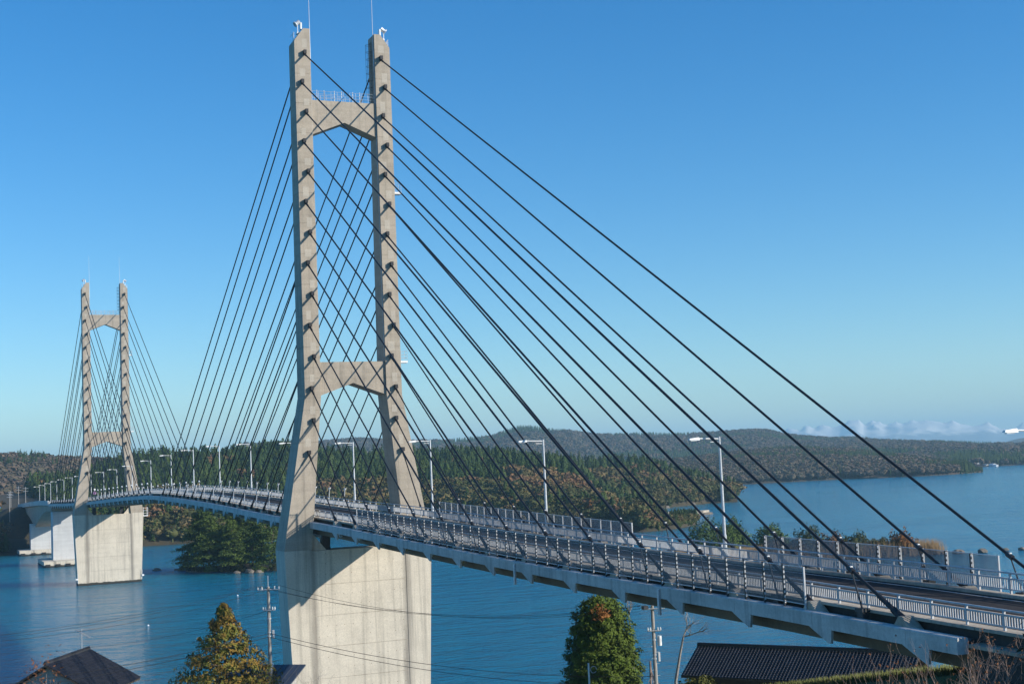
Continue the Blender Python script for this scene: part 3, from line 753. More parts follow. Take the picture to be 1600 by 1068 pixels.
# ------------------------------------------------------------------ stay cables: every one a thing of its own
def cable(tw, far, sx, sg, n):
    Y = SPAN if far else 0.0
    za = CABLE_Z[n]; xa = anchor_x(n, far) * sx
    f, bk = leg_y(za)
    ya = Y + (f - .05 if sg < 0 else bk + .05)
    yd = Y + sg * DECK_DY[NC - 1 - n]; xd = sx * 5.17; zd = zf(yd) + .22
    a, d = Vector((xa, ya, za)), Vector((xd, yd, zd))
    legw = 'left' if sx < 0 else 'right'
    if not far: run = 'running to the landward span' if sg < 0 else 'running to the main span'
    else: run = 'running to the main span' if sg < 0 else 'running to the approach'
    lab = f"black stay cable, {ORD[n]} from top on {'far' if far else 'near'} tower's {legw} leg, {run}"
    root = thing('stay_cable', lab, 'bridge cable', tuple(d), 'stay cables of the bridge')
    dr = (d - a).normalized(); L = (d - a).length
    mb = MB(); 
    r = .088 if n < 9 else .078
    e1 = d - dr * .15
    mb.tube(a, e1, r, r, 8, False); mb.build('sheath', 'cable', root, True)
    mb = MB(); mb.tube(d - dr * 2.2, d - dr * 1.0, .125, .125, 8); mb.tube(d - dr * 1.0, d + dr * .25, .17, .20, 8); mb.build('socket', 'cable', root)
    mb = MB(); mb.tube(a, a + dr * 1.1, .14, .11, 8, False)
    s2 = 1 if sg < 0 else -1
    y1_, y2_ = ya - s2 * .45, ya + s2 * .06
    mb.box(xa - .17, xa + .17, min(y1_, y2_), max(y1_, y2_), za - .06, za + .42); mb.build('anchor_hood', 'cable', root)
    # wedge-shaped anchor block on the deck
    zb = zf(yd) - .02
    q = sg
    mb = MB(); x0, x1 = sx * 4.80, sx * 5.50
    mb.prism([(x0, yd - q * .75, zb - .35), (x0, yd - q * .10, zb + .46), (x0, yd + q * .18, zb + .46), (x0, yd + q * 1.15, zb - .35)], (x1 - x0, 0, 0))
    mb.build('anchor_block', 'kerb', root)
    # guide pipe stub under the deck
    k = dr.copy(); c0 = Vector((sx * 5.12, yd + sg * .6, zf(yd) - .72))
    mb = MB(); mb.tube(c0, c0 + k * .75, .17, .17, 9); mb.build('guide_pipe', 'galv', root)
    # damper strut
    dist = 4.6
    c = d - dr * dist
    h = zf(c.y) + .15
    foot = Vector((sx * 5.16, c.y + sg * .75, 0)); foot.z = zf(foot.y) + .42
    if n <= 11:
        sm = 'dark_steel' if sg < 0 else 'white'
        if far: sm = 'white' if sg < 0 else 'dark_steel'
        mb = MB(); mb.tube(c, foot, .035, .055, 6); mb.tube(c - dr * .22, c + dr * .22, .15, .15, 8)
        dm = mb.build('damper', sm, root)
        mb = MB(); mb.box(foot.x - .17, foot.x + .17, foot.y - .24, foot.y + .24, zf(foot.y) - .38, foot.z - .12); mb.box(foot.x - .24, foot.x + .24, foot.y - .3, foot.y + .3, foot.z - .12, foot.z + .06)
        mb.build('damper_base', 'dark_steel', dm)
        mb = MB(); mb.box(c.x - .07, c.x + .07, c.y - .08, c.y + .08, c.z + .10, c.z + .17); mb.build('clamp', 'white', dm)
for far in (False, True):
    for sx in (-1, 1):
        for sg in (-1, 1):
            for n in range(NC): cable(None, far, sx, sg, n)
# ------------------------------------------------------------------ railings and screens on the deck
def railing(sx, label, heights):
    lo, mid, top = heights
    root = thing('bridge_railing', label, 'railing', (sx * 4.6, -100, zf(-100)), 'railings along the bridge road')
    X = sx * 4.6
    py = np.arange(-174, 342, 2.4)
    pm = MB(); pm.box(-.05, .05, -.05, .05, 0, top - .40); pm = pm.mesh('post', 'rail')
    for y in py: link('post', pm, root, (0, y + 100, zf(y) + .40 - zf(-100)))
    ys = list(np.arange(-174, 342, 4.8)) + [342.4]
    for nm, z0, z1, w_ in (('bottom_rail', lo, lo + .07, .035), ('middle_rail', mid, mid + .08, .04)):
        g = MB(); g.sweep([(X - w_, z0), (X + w_, z0), (X + w_, z1), (X - w_, z1)], ys, zf); g.build(nm, 'rail', root)
    g = MB(); g.path([(X, y, zf(y) + top) for y in ys], [.055] * len(ys), 6); g.build('top_pipe', 'rail', root)
    bm_ = MB(); bm_.box(-.022, .022, -.03, .03, 0, mid - lo - .065); bm_ = bm_.mesh('baluster', 'rail')
    rest = MB(); k = 0
    by = [y + .12 + j * .1661 for y in py for j in range(14)]
    near = set(sorted(range(len(by)), key=lambda i: abs(by[i] + 98))[:300])
    for i, y in enumerate(by):
        if i in near: link('baluster', bm_, root, (0, y + 100, zf(y) + lo + .067 - zf(-100)))
        else: rest.box(X - .022, X + .022, y - .03, y + .03, zf(y) + lo + .067, zf(y) + mid + .004)
    kind(rest.build('balusters', 'rail', root), 'stuff')
railing(-1, 'pale grey baluster railing on the bridge edge that faces the pole with the blue roof', (.56, 1.06, 1.30))
railing(1, 'pale grey baluster railing on the bridge edge by the street lamps', (.60, 1.16, 1.50))

def screen(sx, y0, y1, step, label, dashed, white_posts):
    n = int(round((y1 - y0) / step)); ys = np.linspace(y0, y1, n + 1)
    X = sx * 5.6; zb = zf((y0 + y1) / 2)
    root = thing('mesh_screen', label, 'screen fence', (X, (y0 + y1) / 2, zb), 'wire mesh screens on the bridge')
    H = 2.22
    pw = MB(); pw.box(-.045, .045, -.04, .04, 0, H); pw = pw.mesh('post', 'rail')
    pd = MB(); pd.box(-.05, .05, -.05, .05, 0, H); pd = pd.mesh('post', 'dark_steel')  # dark steel carries the shaded side of the posts in its colour
    cl = MB()
    for k in range(8): cl.box(-.04, .04, -.075, -.052, .16 + k * .265, .30 + k * .265)
    cl = cl.mesh('sunlit_dashes', 'white')  # white blocks stand in for sunlit dashes down the posts
    for i, y in enumerate(ys):
        plain_ = white_posts or i in (0, n)
        o = link('post', pw if plain_ else pd, root, (0, y - root.location.y, zf(y) - zb + .003))
        if dashed and i not in (0,): 
            if plain_ and white_posts:
                o2 = link('stay_post', pd, root, (-sx * .16, y - root.location.y - .05, zf(y) - zb + .003)); kind(link('sunlit_dashes', cl, o2), 'stuff')
            else: kind(link('sunlit_dashes', cl, o), 'stuff')
    for a, b_ in zip(ys[:-1], ys[1:]):
        g = MB(); za, zc = zf(a), zf(b_)
        x0 = X + sx * .0; t = .012
        g.hexa([(x0 - t, a + .07, za + .30), (x0 + t, a + .07, za + .30), (x0 + t, b_ - .07, zc + .30), (x0 - t, b_ - .07, zc + .30),
                (x0 - t, a + .07, za + H - .06), (x0 + t, a + .07, za + H - .06), (x0 + t, b_ - .07, zc + H - .06), (x0 - t, b_ - .07, zc + H - .06)])
        g.build('mesh_panel', 'mesh' if sx < 0 else 'mesh_dense', root)
    for nm, dz in (('top_rail', H - .03), ('low_rail', .26)):
        g = MB(); g.path([(X, y, zf(y) + dz) for y in ys], [.028] * len(ys), 5); g.build(nm, 'galv', root)
screen(-1, -100.4, -19.5, 1.93, 'dark-posted mesh screen on the near edge of the landward span, white dashes down its posts', True, False)
screen(1, -60.1, -14.3, 1.93, 'grey mesh screen with plain pale posts, beside the near tower on the lamp side', False, True)
screen(1, -102.5, -79.8, 2.1, 'grey mesh screen with doubled posts, in front of the reedy spit', True, True)

# ------------------------------------------------------------------ street lamps
def lamp_parts(root):
    mb = MB(); mb.tube((0, 0, 0), (0, 0, 2.0), .15, .15, 10); mb.tube((0, 0, 2.0), (0, 0, 9.1), .125, .085, 10); mb.build('pole', 'galv', root, off=(0, 0, 0))
    mb = MB(); mb.tube((0, 0, 8.95), (-1.75, 0, 9.02), .05, .045, 7); mb.tube((0, 0, 8.72), (-.75, 0, 8.74), .03, .03, 6); mb.build('arm', 'white', root, off=(0, 0, 0))
    mb = MB(); mb.hexa([(-2.55, -.13, 8.93), (-1.7, -.15, 8.90), (-1.7, .15, 8.90), (-2.55, .13, 8.93), (-2.5, -.09, 9.04), (-1.75, -.12, 9.12), (-1.75, .12, 9.12), (-2.5, .09, 9.04)])
    hd = mb.build('lamp_head', 'white', root, off=(0, 0, 0))
    mb = MB(); mb.box(-2.42, -1.9, -.1, .1, 8.86, 8.898); mb.build('lamp_glass', 'glass', hd, off=(0, 0, 0))
def copy_tree(src, loc, rotz=0., scale=None):
    r = src.copy(); COL.objects.link(r); r.location = loc; r.rotation_euler = (0, 0, rotz)
    if scale: r.scale = scale
    for ch in src.children:
        c = ch.copy(); COL.objects.link(c); c.parent = r
        for g in ch.children:
            e = g.copy(); COL.objects.link(e); e.parent = c
    return r
LAMP_Y[0] = -106.6
LY = LAMP_Y + [345, 375, 405.5, 434.5, 462, 490, 518]
def lamp_label(i, y):
    if y < -90: return 'street lamp whose white head alone juts in over the bay'
    if y < -60: return 'tall grey street lamp in front of the open bay and the pine skerry'
    if y < -30: return 'grey street lamp rising from the mesh screen next to the near tower'
    if y < 0: return 'grey street lamp standing just outside the near tower\'s right foot'
    if y < 30: return 'grey street lamp seen between the legs of the near tower'
    if y < 60: return 'street lamp half hidden behind the near tower\'s left leg, its head showing'
    if y < 215: return f'street lamp on the main span between the towers, {ORD[[79.5, 106.5, 133.5, 161, 190.5].index(y)]} past the near tower'
    if y < 240: return 'street lamp tucked behind the right leg of the far tower'
    if y < 330: return f'small street lamp seen between the legs of the far tower, {ORD[[253, 283, 316].index(y)]} past its right leg'
    return f'small street lamp beyond the far tower on the approach, {ORD[[345, 375, 405.5, 434.5, 462, 490, 518].index(y)]} past its left leg'
proto = None
for i, y in enumerate(LY):
    loc = (5.42, y, zf(y) + .02)
    if proto is None:
        proto = thing('street_lamp', '', 'street lamp', loc, 'street lamps along the bridge'); lamp_parts(proto); o = proto
    else: o = copy_tree(proto, loc)
    tag(o, lamp_label(i, y), 'street lamp', 'street lamps along the bridge')
# lamp brackets off the deck edge
for y in LAMP_Y[:6]:
    mb = MB(); mb.box(5.25, 5.62, y - .22, y + .22, zf(y) - .05, zf(y) + .018); mb.build('lamp_plinth', 'kerb', deck)

# a sign and a white car on the far end of the main span
sg_ = thing('road_sign', 'round violet and white road sign on a thin post between the far tower legs', 'road sign', (5.0, 303, zf(303) + .3))
mb = MB(); mb.tube((5.0, 303, zf(303) + .3), (5.0, 303, zf(303) + 4.2), .05, n=6); mb.build('post', 'galv', sg_)
mb = MB(); mb.tube((5.0, 302.9, zf(303) + 2.9), (5.0, 302.94, zf(303) + 2.9), .5, n=18); mb.build('round_plate', 'purple', sg_)
mb = MB(); mb.tube((5.0, 302.9, zf(303) + 4.0), (5.0, 302.94, zf(303) + 4.0), .32, n=16); mb.build('small_plate', 'white', sg_)
def car(loc, label):
    r = thing('car', label, 'car', loc)
    x, y, z = loc
    mb = MB(); mb.prism([(x - .85, y - 2.1, z + .35), (x - .85, y - 2.15, z + .8), (x - .85, y - 1.3, z + .95), (x - .85, y + 2.0, z + .95), (x - .85, y + 2.1, z + .4)], (1.7, 0, 0)); mb.build('body', 'car_paint', r)
    mb = MB(); mb.hexa([(x - .8, y - 1.3, z + .952), (x + .8, y - 1.3, z + .952), (x + .8, y + 1.9, z + .952), (x - .8, y + 1.9, z + .952), (x - .66, y - .7, z + 1.45), (x + .66, y - .7, z + 1.45), (x + .66, y + 1.6, z + 1.45), (x - .66, y + 1.6, z + 1.45)]); mb.build('windows', 'car_glass', r)
    mb = MB(); mb.box(x - .68, x + .68, y - .72, y + 1.62, z + 1.452, z + 1.53); mb.build('roof', 'car_paint', r)
    for sx in (-1, 1):
        for yy in (-1.3, 1.3):
            mb = MB(); mb.tube((x + sx * .72, y + yy, z + .32), (x + sx * .88, y + yy, z + .32), .32, n=12); mb.build('wheel', 'rubber', r)
car((1.9, 243, zf(243) + .225), 'small white car crossing the bridge just past the far tower')

# ------------------------------------------------------------------ houses on the near shore
def pitched(loc_a, loc_b, eave_off, drop, name, label, rows, cols, both=True, tile_parts=300, mat='tile'):
    """a tiled gable roof: ridge from a to b, slope falling along eave_off (xy) by drop"""
    a, b_ = Vector(loc_a), Vector(loc_b)
    L = (b_ - a); Lh = L.length; d = L.normalized(); o = Vector((eave_off[0], eave_off[1], 0)); run = o.length; o.normalize()
    gz = 3.0
    root = thing(name, label, 'house', ((a.x + b_.x) / 2, (a.y + b_.y) / 2, gz))
    slope = Vector((o.x * run, o.y * run, -drop)); sl = slope.length; sd = slope.normalized()
    nrm = d.cross(sd); nrm = nrm if nrm.z > 0 else -nrm; nrm.normalize()
    mb = MB()
    th = nrm * -.16
    back = Vector((-o.x * run, -o.y * run, -drop))
    for s_ in ((slope,) if not both else (slope, back)):
        q = [a, b_, b_ + s_, a + s_]
        up = Vector((0, 0, -.16))
        mb.hexa([p + up for p in q] + q) if s_ is slope else mb.hexa([p + up for p in (q[1], q[0], q[3], q[2])] + [q[1], q[0], q[3], q[2]])
        break
    deckp = mb.build('roof', 'timber', root)
    if both:
        mb = MB(); q = [b_, a, a + back, b_ + back]; up = Vector((0, 0, -.16)); mb.hexa([p + up for p in q] + q); mb.build('roof', mat, root)
    # pan tiles: barrel row over a flat pan, one shared mesh
    tw, tl = Lh / cols, sl / rows
    def tile_verts():
        vs = []; fs = []
        prof = [(-.5, .0), (-.18, -.012), (.05, .0), (.2, .055), (.36, .07), (.5, .03)]
        for k, (e, h0) in enumerate(((0, .0), (1.08, .045))):
            for px_, pz in prof: vs.append((px_ * tw, e * tl, pz * (tw / .27) + h0 + .02))
        n = len(prof)
        for k in range(n - 1): fs.append((k, k + 1, n + k + 1, n + k))
        for px_, pz in prof: vs.append((px_ * tw, 1.08 * tl, pz * (tw / .27) - .005))
        for k in range(n - 1): fs.append((n + k, n + k + 1, 2 * n + k + 1, 2 * n + k))
        return vs, fs
    tv, tf = tile_verts()
    R = Matrix((d, sd, nrm)).transposed()
    me = MB(); me.add([R @ Vector(v) for v in tv], tf); tm = me.mesh('roof_tile', mat)
    cells = [(i, j) for j in range(rows) for i in range(cols)]
    cells.sort(key=lambda c: (a + d * (c[0] * tw) + sd * (c[1] * tl) - EYE).length)
    rest = MB()
    for k, (i, j) in enumerate(cells):
        p = a + d * ((i + .5) * tw) + sd * (j * tl) + nrm * (.01 + random.uniform(-.006, .006))
        if k < tile_parts: link('roof_tile', tm, deckp, tuple(p - root.location))
        else: rest.add([p + R @ Vector(v) for v in tv], tf)
    if rest.v: kind(rest.build('roof_tiles', mat, deckp), 'stuff')
    # ridge: stacked courses with round caps
    rb = MB(); w_ = Vector((o.x, o.y, 0)) * .13
    q0 = [a - w_, a + w_, b_ + w_, b_ - w_]
    rb.hexa([p + Vector((0, 0, -.02)) for p in q0] + [p + Vector((0, 0, .2)) for p in q0])
    rg = rb.build('ridge', mat, deckp)
    cm = MB(); cm.tube((0, 0, 0), tuple(d * (tw * 1.02 if tw < .4 else .3)), .085, .1, 8); cm = cm.mesh('ridge_cap', mat)
    nk = int(Lh / .3)
    for k in range(nk): link('ridge_cap', cm, deckp, tuple(a + d * (k * Lh / nk) + Vector((0, 0, .24)) - root.location))
    # walls under the eaves
    wm = MB()
    ia, ib = a + d * .7, b_ - d * .7
    e = Vector((o.x, o.y, 0)) * (run - .8)
    for s0 in (1,):
        pts = [ia - e, ia + e]
        c = [ia - e, ib - e, ib + e, ia + e]
        zt = a.z - drop * (run - .8) / run - .25
        wm.hexa([Vector((p.x, p.y, gz - 1.5)) for p in c] + [Vector((p.x, p.y, zt)) for p in c])
    wl_ = wm.build('wall', 'timber', root)
    for p, sgn in ((ia, 1), (ib, -1)):
        gm = MB(); gm.prism([(p.x - e.x, p.y - e.y, zt + .002), (p.x + e.x, p.y + e.y, zt + .002), (p.x, p.y, a.z - .3)], d * .12 * sgn)
        gm.build('gable', 'plaster' if name == 'tiled_house' else 'timber', root)
    return root, a, b_, d, o, sd, nrm
ra = pitched((16.45, -51.04, 10.45), (27.9, -67.6, 10.45), (-3.05, -2.1), 2.1, 'long_house', 'long low house with a glazed black tile roof, half behind the bridge deck', 15, 66)
hb = pitched((-38.2, -32.9, 11.9), (-33.5, -24.1, 11.9), (4.3, -2.3), 2.75, 'tiled_house', 'house with a black tiled gable roof and a television aerial, behind the fruit tree', 16, 34)
ae = thing('television_aerial', 'thin television aerial standing on the black tiled ridge', 'aerial', (-34.3, -25.6, 12.1))
mb = MB(); mb.tube((-34.3, -25.6, 12.1), (-34.3, -25.6, 14.0), .03, n=5); mb.build('mast', 'galv', ae)
mb = MB(); mb.tube((-34.75, -25.9, 13.95), (-33.5, -25.1, 13.1), .025, n=5)
for k in range(7):
    c = Vector((-34.75, -25.9, 13.95)).lerp(Vector((-33.5, -25.1, 13.1)), k / 6); mb.tube(c + Vector((.22, -.3, 0)), c - Vector((.22, -.3, 0)), .015, n=4)
mb.build('yagi_boom', 'galv', ae)
bl = thing('shed', 'low shed with a flat blue-grey sheet roof in front of the near pier', 'shed', (-14, -19, 3))
q = [Vector((-18.6, -15.4, 8.1)), Vector((-12.2, -21.9, 8.25)), Vector((-14.7, -24.4, 6.6)), Vector((-21.1, -17.9, 6.45))]
mb = MB(); mb.hexa([p - Vector((0, 0, .14)) for p in q] + q); mb.build('roof', 'blue_roof', bl)
for k in range(1, 14):
    t = k / 14; p0, p1 = q[0].lerp(q[1], t), q[3].lerp(q[2], t); mb = MB(); mb.tube(p0 + Vector((0, 0, .02)), p1 + Vector((0, 0, .02)), .03, n=4); mb.build('roof_seam', 'blue_roof', bl)
c = [q[0].lerp(q[2], .1), q[1].lerp(q[3], .1), q[2].lerp(q[0], .1), q[3].lerp(q[1], .1)]
mb = MB(); mb.hexa([Vector((p.x, p.y, 1.5)) for p in c] + [Vector((p.x, p.y, 6.3 + (.0 if i > 1 else 1.3))) for i, p in enumerate(c)]); mb.build('wall', 'plaster', bl)
pp = thing('roof_pipe', 'short white vent pipe sticking out of the blue-grey shed roof', 'vent pipe', (-15.2, -20.2, 7.4))
mb = MB(); mb.tube((-15.2, -20.2, 7.4), (-15.2, -20.2, 8.3), .07, n=8); mb.build('pipe', 'white', pp)
mb = MB(); mb.tube((-15.2, -20.2, 8.302), (-15.2, -20.2, 8.45), .12, .1, n=8); mb.build('cap', 'white', pp)
# far-shore buildings
fh = thing('far_house', 'little house with a bright blue roof beside the far end of the road', 'house', (-17, 441, 14))
mb = MB(); mb.box(-24, -16.4, 438, 446, 13, 18.3); mb.build('wall', 'white', fh)
mb = MB(); mb.prism([(-24.6, 437.5, 18.3), (-15.6, 437.5, 18.3), (-17.9, 437.5, 19.7), (-22.6, 437.5, 19.7)], (0, 9, 0)); mb.build('roof', 'tarp', fh)
mb = MB(); mb.box(-19.6, -18.6, 437.9, 437.99, 16.2, 17.4); mb.build('window', 'car_glass', fh)
ph = thing('pale_house', 'lone pale roofed building among trees on the cape across the bay', 'house', (818, 961, 10))
mb = MB(); mb.box(813, 822, 957, 965, 6, 13.2); mb.build('wall', 'white', ph)
mb = MB(); mb.prism([(812.4, 956.4, 13.2), (822.6, 956.4, 13.2), (820.6, 958.6, 15.6), (814.4, 958.6, 15.6)], (2.5, 6.0, 0)); mb.build('roof', 'pale_roof', ph)
for k, (x, y, s_) in enumerate([(1061, 1101, .7), (1053, 1077, .5), (1045, 1057, .6), (1037, 1044, .4), (1075, 1090, .8)]):
    kinds = ['white harbour building at the tip of the cape, largest of its row', 'small white hut on the harbour shore beyond the cape, second along', 'white flat building on the harbour shore beyond the cape, third along', 'tiny white hut on the harbour shore, last before the open water', 'white gabled harbour building set back behind the others']
    o = thing('harbour_hut', kinds[k], 'building', (x, y, 0), 'white harbour buildings beyond the cape')
    mb = MB(); mb.box(x - 4 * s_, x + 4 * s_, y - 3, y + 3, .2, 3.6 * s_); mb.build('wall', 'white', o)
    mb = MB(); mb.prism([(x - 4.4 * s_, y - 3.4, 3.6 * s_), (x + 4.4 * s_, y - 3.4, 3.6 * s_), (x, y - 3.4, 5.2 * s_)], (0, 6.8, 0)); mb.build('roof', 'galv', o)

# sea walls of the little cove
for nm, pts, z, lab in (('sea_wall', [(262, 396), (271, 398), (282.5, 395), (288, 399), (276, 405), (262, 408)], 1.9, 'pale concrete jetty running out from the near wooded point'),
                        ('sea_wall', [(318, 493), (333, 508), (345, 512), (346, 517), (330, 515), (312, 498)], 2.6, 'pale concrete sea wall deep in the little cove')):
    o = thing(nm, lab, 'sea wall', (pts[0][0], pts[0][1], 0), 'sea walls in the little cove')
    mb = MB(); mb.prism([(x, y, -1) for x, y in pts], (0, 0, z + 1)); mb.build('wall', 'kerb', o)
    for k in range(16):
        t = k / 15 * (len(pts) // 2 - .01); i = int(t); p0, p1 = pts[i], pts[i + 1]
        x, y = p0[0] + (p1[0] - p0[0]) * (t - i), p0[1] + (p1[1] - p0[1]) * (t - i) - 1.2
        rb_ = MB(); s_ = random.uniform(.8, 1.6); rb_.hexa([(x - s_, y - s_, -.5), (x + s_, y - s_ * .8, -.5), (x + s_, y + s_, -.5), (x - s_, y + s_, -.5), (x - s_ * .5, y - s_ * .6, s_ * .7), (x + s_ * .6, y - s_ * .4, s_ * .8), (x + s_ * .5, y + s_ * .6, s_ * .8), (x - s_ * .6, y + s_ * .5, s_ * .7)])
        rb_.build('armour_block', 'rock', o)

# ------------------------------------------------------------------ utility poles and wires
def utility_pole(x, y, zb, zt, label, trans=False, lean=.0, group='utility poles on the near shore'):
    r = thing('utility_pole', label, 'utility pole', (x, y, zb), group)
    mb = MB(); mb.tube((x, y, zb), (x, y, zt), .20, .12, 10); mb.build('pole', 'wood_pole', r)
    mb = MB(); mb.tube((x, y, zt), (x, y, zt + .9), .03, n=5); mb.build('ground_wire_mast', 'galv', r)
    d = Vector((.92, -.39, 0))
    for z, w_ in ((zt - .25, .9), (zt - 1.95, .5)):
        c = Vector((x, y - .17, z)); mb = MB(); mb.tube(c - d * w_, c + d * w_, .05, n=6); cr = mb.build('crossarm', 'galv', r)
        for t in (-1, -.62, .55, .95):
            p = c + d * w_ * t
            mb = MB(); mb.tube(p + Vector((0, 0, .05)), p + Vector((0, 0, .28)), .05, .04, 8); mb.tube(p + Vector((0, 0, .12)), p + Vector((0, 0, .15)), .075, .075, 8); mb.build('insulator', 'ceramic', cr)
    for z in (zt - 2.7, zt - 3.85, zt - 4.15):
        mb = MB(); mb.tube((x, y, z), (x, y, z + .12), .18, n=10); mb.build('band', 'galv', r)
    mb = MB(); mb.box(x + .2, x + .36, y - .26, y - .1, zt - 4.3, zt - 3.6); mb.build('switch_box', 'galv', r)
    for k in range(14):
        z = zb + 2.5 + k * .45; sgn = 1 if k % 2 else -1
        if z < zt - 1: 
            mb = MB(); mb.tube((x, y, z), (x + sgn * .34, y - .12, z), .018, n=4); mb.build('step_bolt', 'galv', r)
    if trans:
        mb = MB(); mb.tube((x + .40, y - .2, zt - 3.1), (x + .40, y - .2, zt - 2.35), .16, .16, 12); mb.build('transformer', 'ceramic', r)
        mb = MB(); mb.box(x - .95, x - .55, y - .4, y + .0, zt - .2, zt + .05); mb.build('switch_box', 'dark_steel', r)
    return r
PL, PR, PW = (-21.3, -45.4, 18.2), (4.55, -64.8, 16.05), (-41.5, -44.5, 17.6)
utility_pole(PL[0], PL[1], 2.5, 18.2, 'concrete utility pole between the bronze conifer and the near pier')
utility_pole(PR[0], PR[1], 5.0, 16.05, 'concrete utility pole with a white transformer between bare trees and the long roof', True)
def wire(a, b_, sag, label, group='power lines over the near shore', r=.013):
    a, b_ = Vector(a), Vector(b_)
    pts = [a.lerp(b_, t) - Vector((0, 0, 4 * sag * t * (1 - t))) for t in np.linspace(0, 1, 22)]
    mb = MB(); mb.path(pts, [r] * 22, 4); o = mb.build('power_line', 'wire'); tag(o, label, 'power line', group)
u = Vector((.92, -.39, 0))
for k, t in enumerate((-1, -.6, .95)):
    w_ = ['outermost', 'inner', 'waterside'][k]
    pL = Vector(PL) + u * t + Vector((0, -.17, .05)); pR = Vector(PR) + u * t + Vector((0, -.17, .05))
    wire(pL, pR, 1.5 + .15 * k, f'{w_} of three high wires strung between the two utility poles, crossing the pier')
    wire(Vector((-58, -68, 18.6)) + u * t, pL, 1.2 + .15 * k, f'{w_} of three high wires leaving the shed pole towards the tiled house')
for k, z in enumerate((-3.85, -4.15)):
    w_ = ['upper', 'lower'][k]
    wire(Vector(PL) + Vector((0, -.1, z)), Vector(PR) + Vector((0, -.1, z - 1.6 - .4 * k)), 1.1, f'{w_} telephone cable slung low between the two utility poles', r=.020)
    wire((-58, -68, 15.2 - .5 * k), Vector(PL) + Vector((0, -.1, z)), .9, f'{w_} telephone cable running from the shed pole past the bronze conifer', r=.020)
wire(Vector(PL) + Vector((0, -.1, -1.95)), (-33.9, -24.9, 12.2), .5, 'thin service wire dropping from the shed pole to the tiled ridge')
sp = thing('service_post', 'thin white post with a hook ring in front of the bright green conifer', 'post', (-7.45, -77.7, 4))
mb = MB(); mb.tube((-7.45, -77.7, 4), (-7.45, -77.7, 14.2), .085, .06, 8); mb.build('pole', 'white', sp)
mb = MB(); mb.path([(-7.15 + .22 * math.cos(a), -77.8, 13.75 + .22 * math.sin(a)) for a in np.linspace(0, 5.6, 12)], [.025] * 12, 5); mb.build('hook_ring', 'galv', sp)
for k, (x, y, h) in enumerate([(-11.6, 452, 24.0), (-9.4, 480, 24.6), (-4.2, 468, 26.0), (-4.9, 500, 26.4)]):
    lab = ['next to the blue roofed house', 'second from the blue roofed house', 'third from the blue roofed house', 'closest to the row of lamps'][k]
    r = thing('utility_pole', f'thin utility pole beyond the far landing, {lab}', 'utility pole', (x, y, 14), 'utility poles beyond the far landing')
    mb = MB(); mb.tube((x, y, 12), (x, y, h), .17, .12, 6); mb.build('pole', 'wood_pole', r)
    for z in (h - .6, h - 1.8): mb = MB(); mb.tube((x - 1.1, y - .2, z), (x + 1.1, y - .2, z), .07, n=5); mb.build('crossarm', 'galv', r)
for k, (x, y) in enumerate([(19.7, 160.8), (-7.9, 110.5)]):
    o = thing('buoy', ['tiny white float on the water to the side of the utility pole top', 'tiny white float on the water above the tiled house'][k], 'buoy', (x, y, 0), 'white floats on the strait')
    mb = MB(); mb.tube((x, y, -.2), (x, y, .06), .12, .18, 10); mb.tube((x, y, .06), (x, y, .22), .18, .08, 10); mb.build('float', 'foam', o)
    mb = MB(); mb.tube((x, y, .22), (x, y, .32), .03, n=5); mb.build('ring', 'galv', o)
# ------------------------------------------------------------------ rocks
def rock_mesh(seed):
    r = np.random.default_rng(seed); bm_ = []
    import bmesh
    b_ = bmesh.new(); bmesh.ops.create_icosphere(b_, subdivisions=2, radius=1)
    for v in b_.verts:
        k = 1 + .32 * float(vnoise(v.co.x * 1.3 + 5, v.co.y * 1.3 + 5 + v.co.z * 1.7, 1., 60 + seed)) * 2
        v.co = Vector((v.co.x * k * 1.2, v.co.y * k, v.co.z * k * .75))
    me = bpy.data.meshes.new('rock'); b_.to_mesh(me); b_.free(); me.materials.append(M['rock']); return me
RM = [rock_mesh(i) for i in range(4)]
RK = [(18.5, 268.3, 1.1, 'dark rock awash in the water off the pine islet, the one standing alone'), (23.5, 264, .6, 'small dark rock between the lone rock and the pine islet'), (24.3, 261, .9, 'dark rock touching the foot of the pine islet'),
      (38.2, 231.5, 1.3, 'pale boulder at the foot of the pine islet, closest to the near tower'), (40.5, 230.0, 1.0, 'squat boulder at the foot of the pine islet beside the pale one'), (35.0, 233.0, .8, 'small boulder under the middle pine of the islet'),
      (183.5, 124.5, 1.8, 'largest brown rock off the tip of the reedy spit'), (188, 122, 1.2, 'second rock off the reedy spit, flat topped'), (192.5, 120.5, 1.4, 'long low rock off the reedy spit, third out'), (196, 123.5, .8, 'small upright rock off the reedy spit, fourth out'),
      (197.5, 117.5, 1.25, 'rounded rock off the reedy spit, fifth out'), (206, 118.5, .8, 'small rock well out from the reedy spit'), (209, 116, 1.0, 'rock farther out from the reedy spit, by the last cable'), (214, 114.5, 1.0, 'outermost rock of the reedy spit')]
for k, (x, y, s_, lab) in enumerate(RK):
    o = link('rock', RM[k % 4]); o.location = (x, y, s_ * .12); o.scale = (s_ * 1.1, s_, s_ * .9); o.rotation_euler = (0, 0, k * 1.7); tag(o, lab, 'rock', 'rocks awash by the islets')
    k3 = (k * 7) % 4

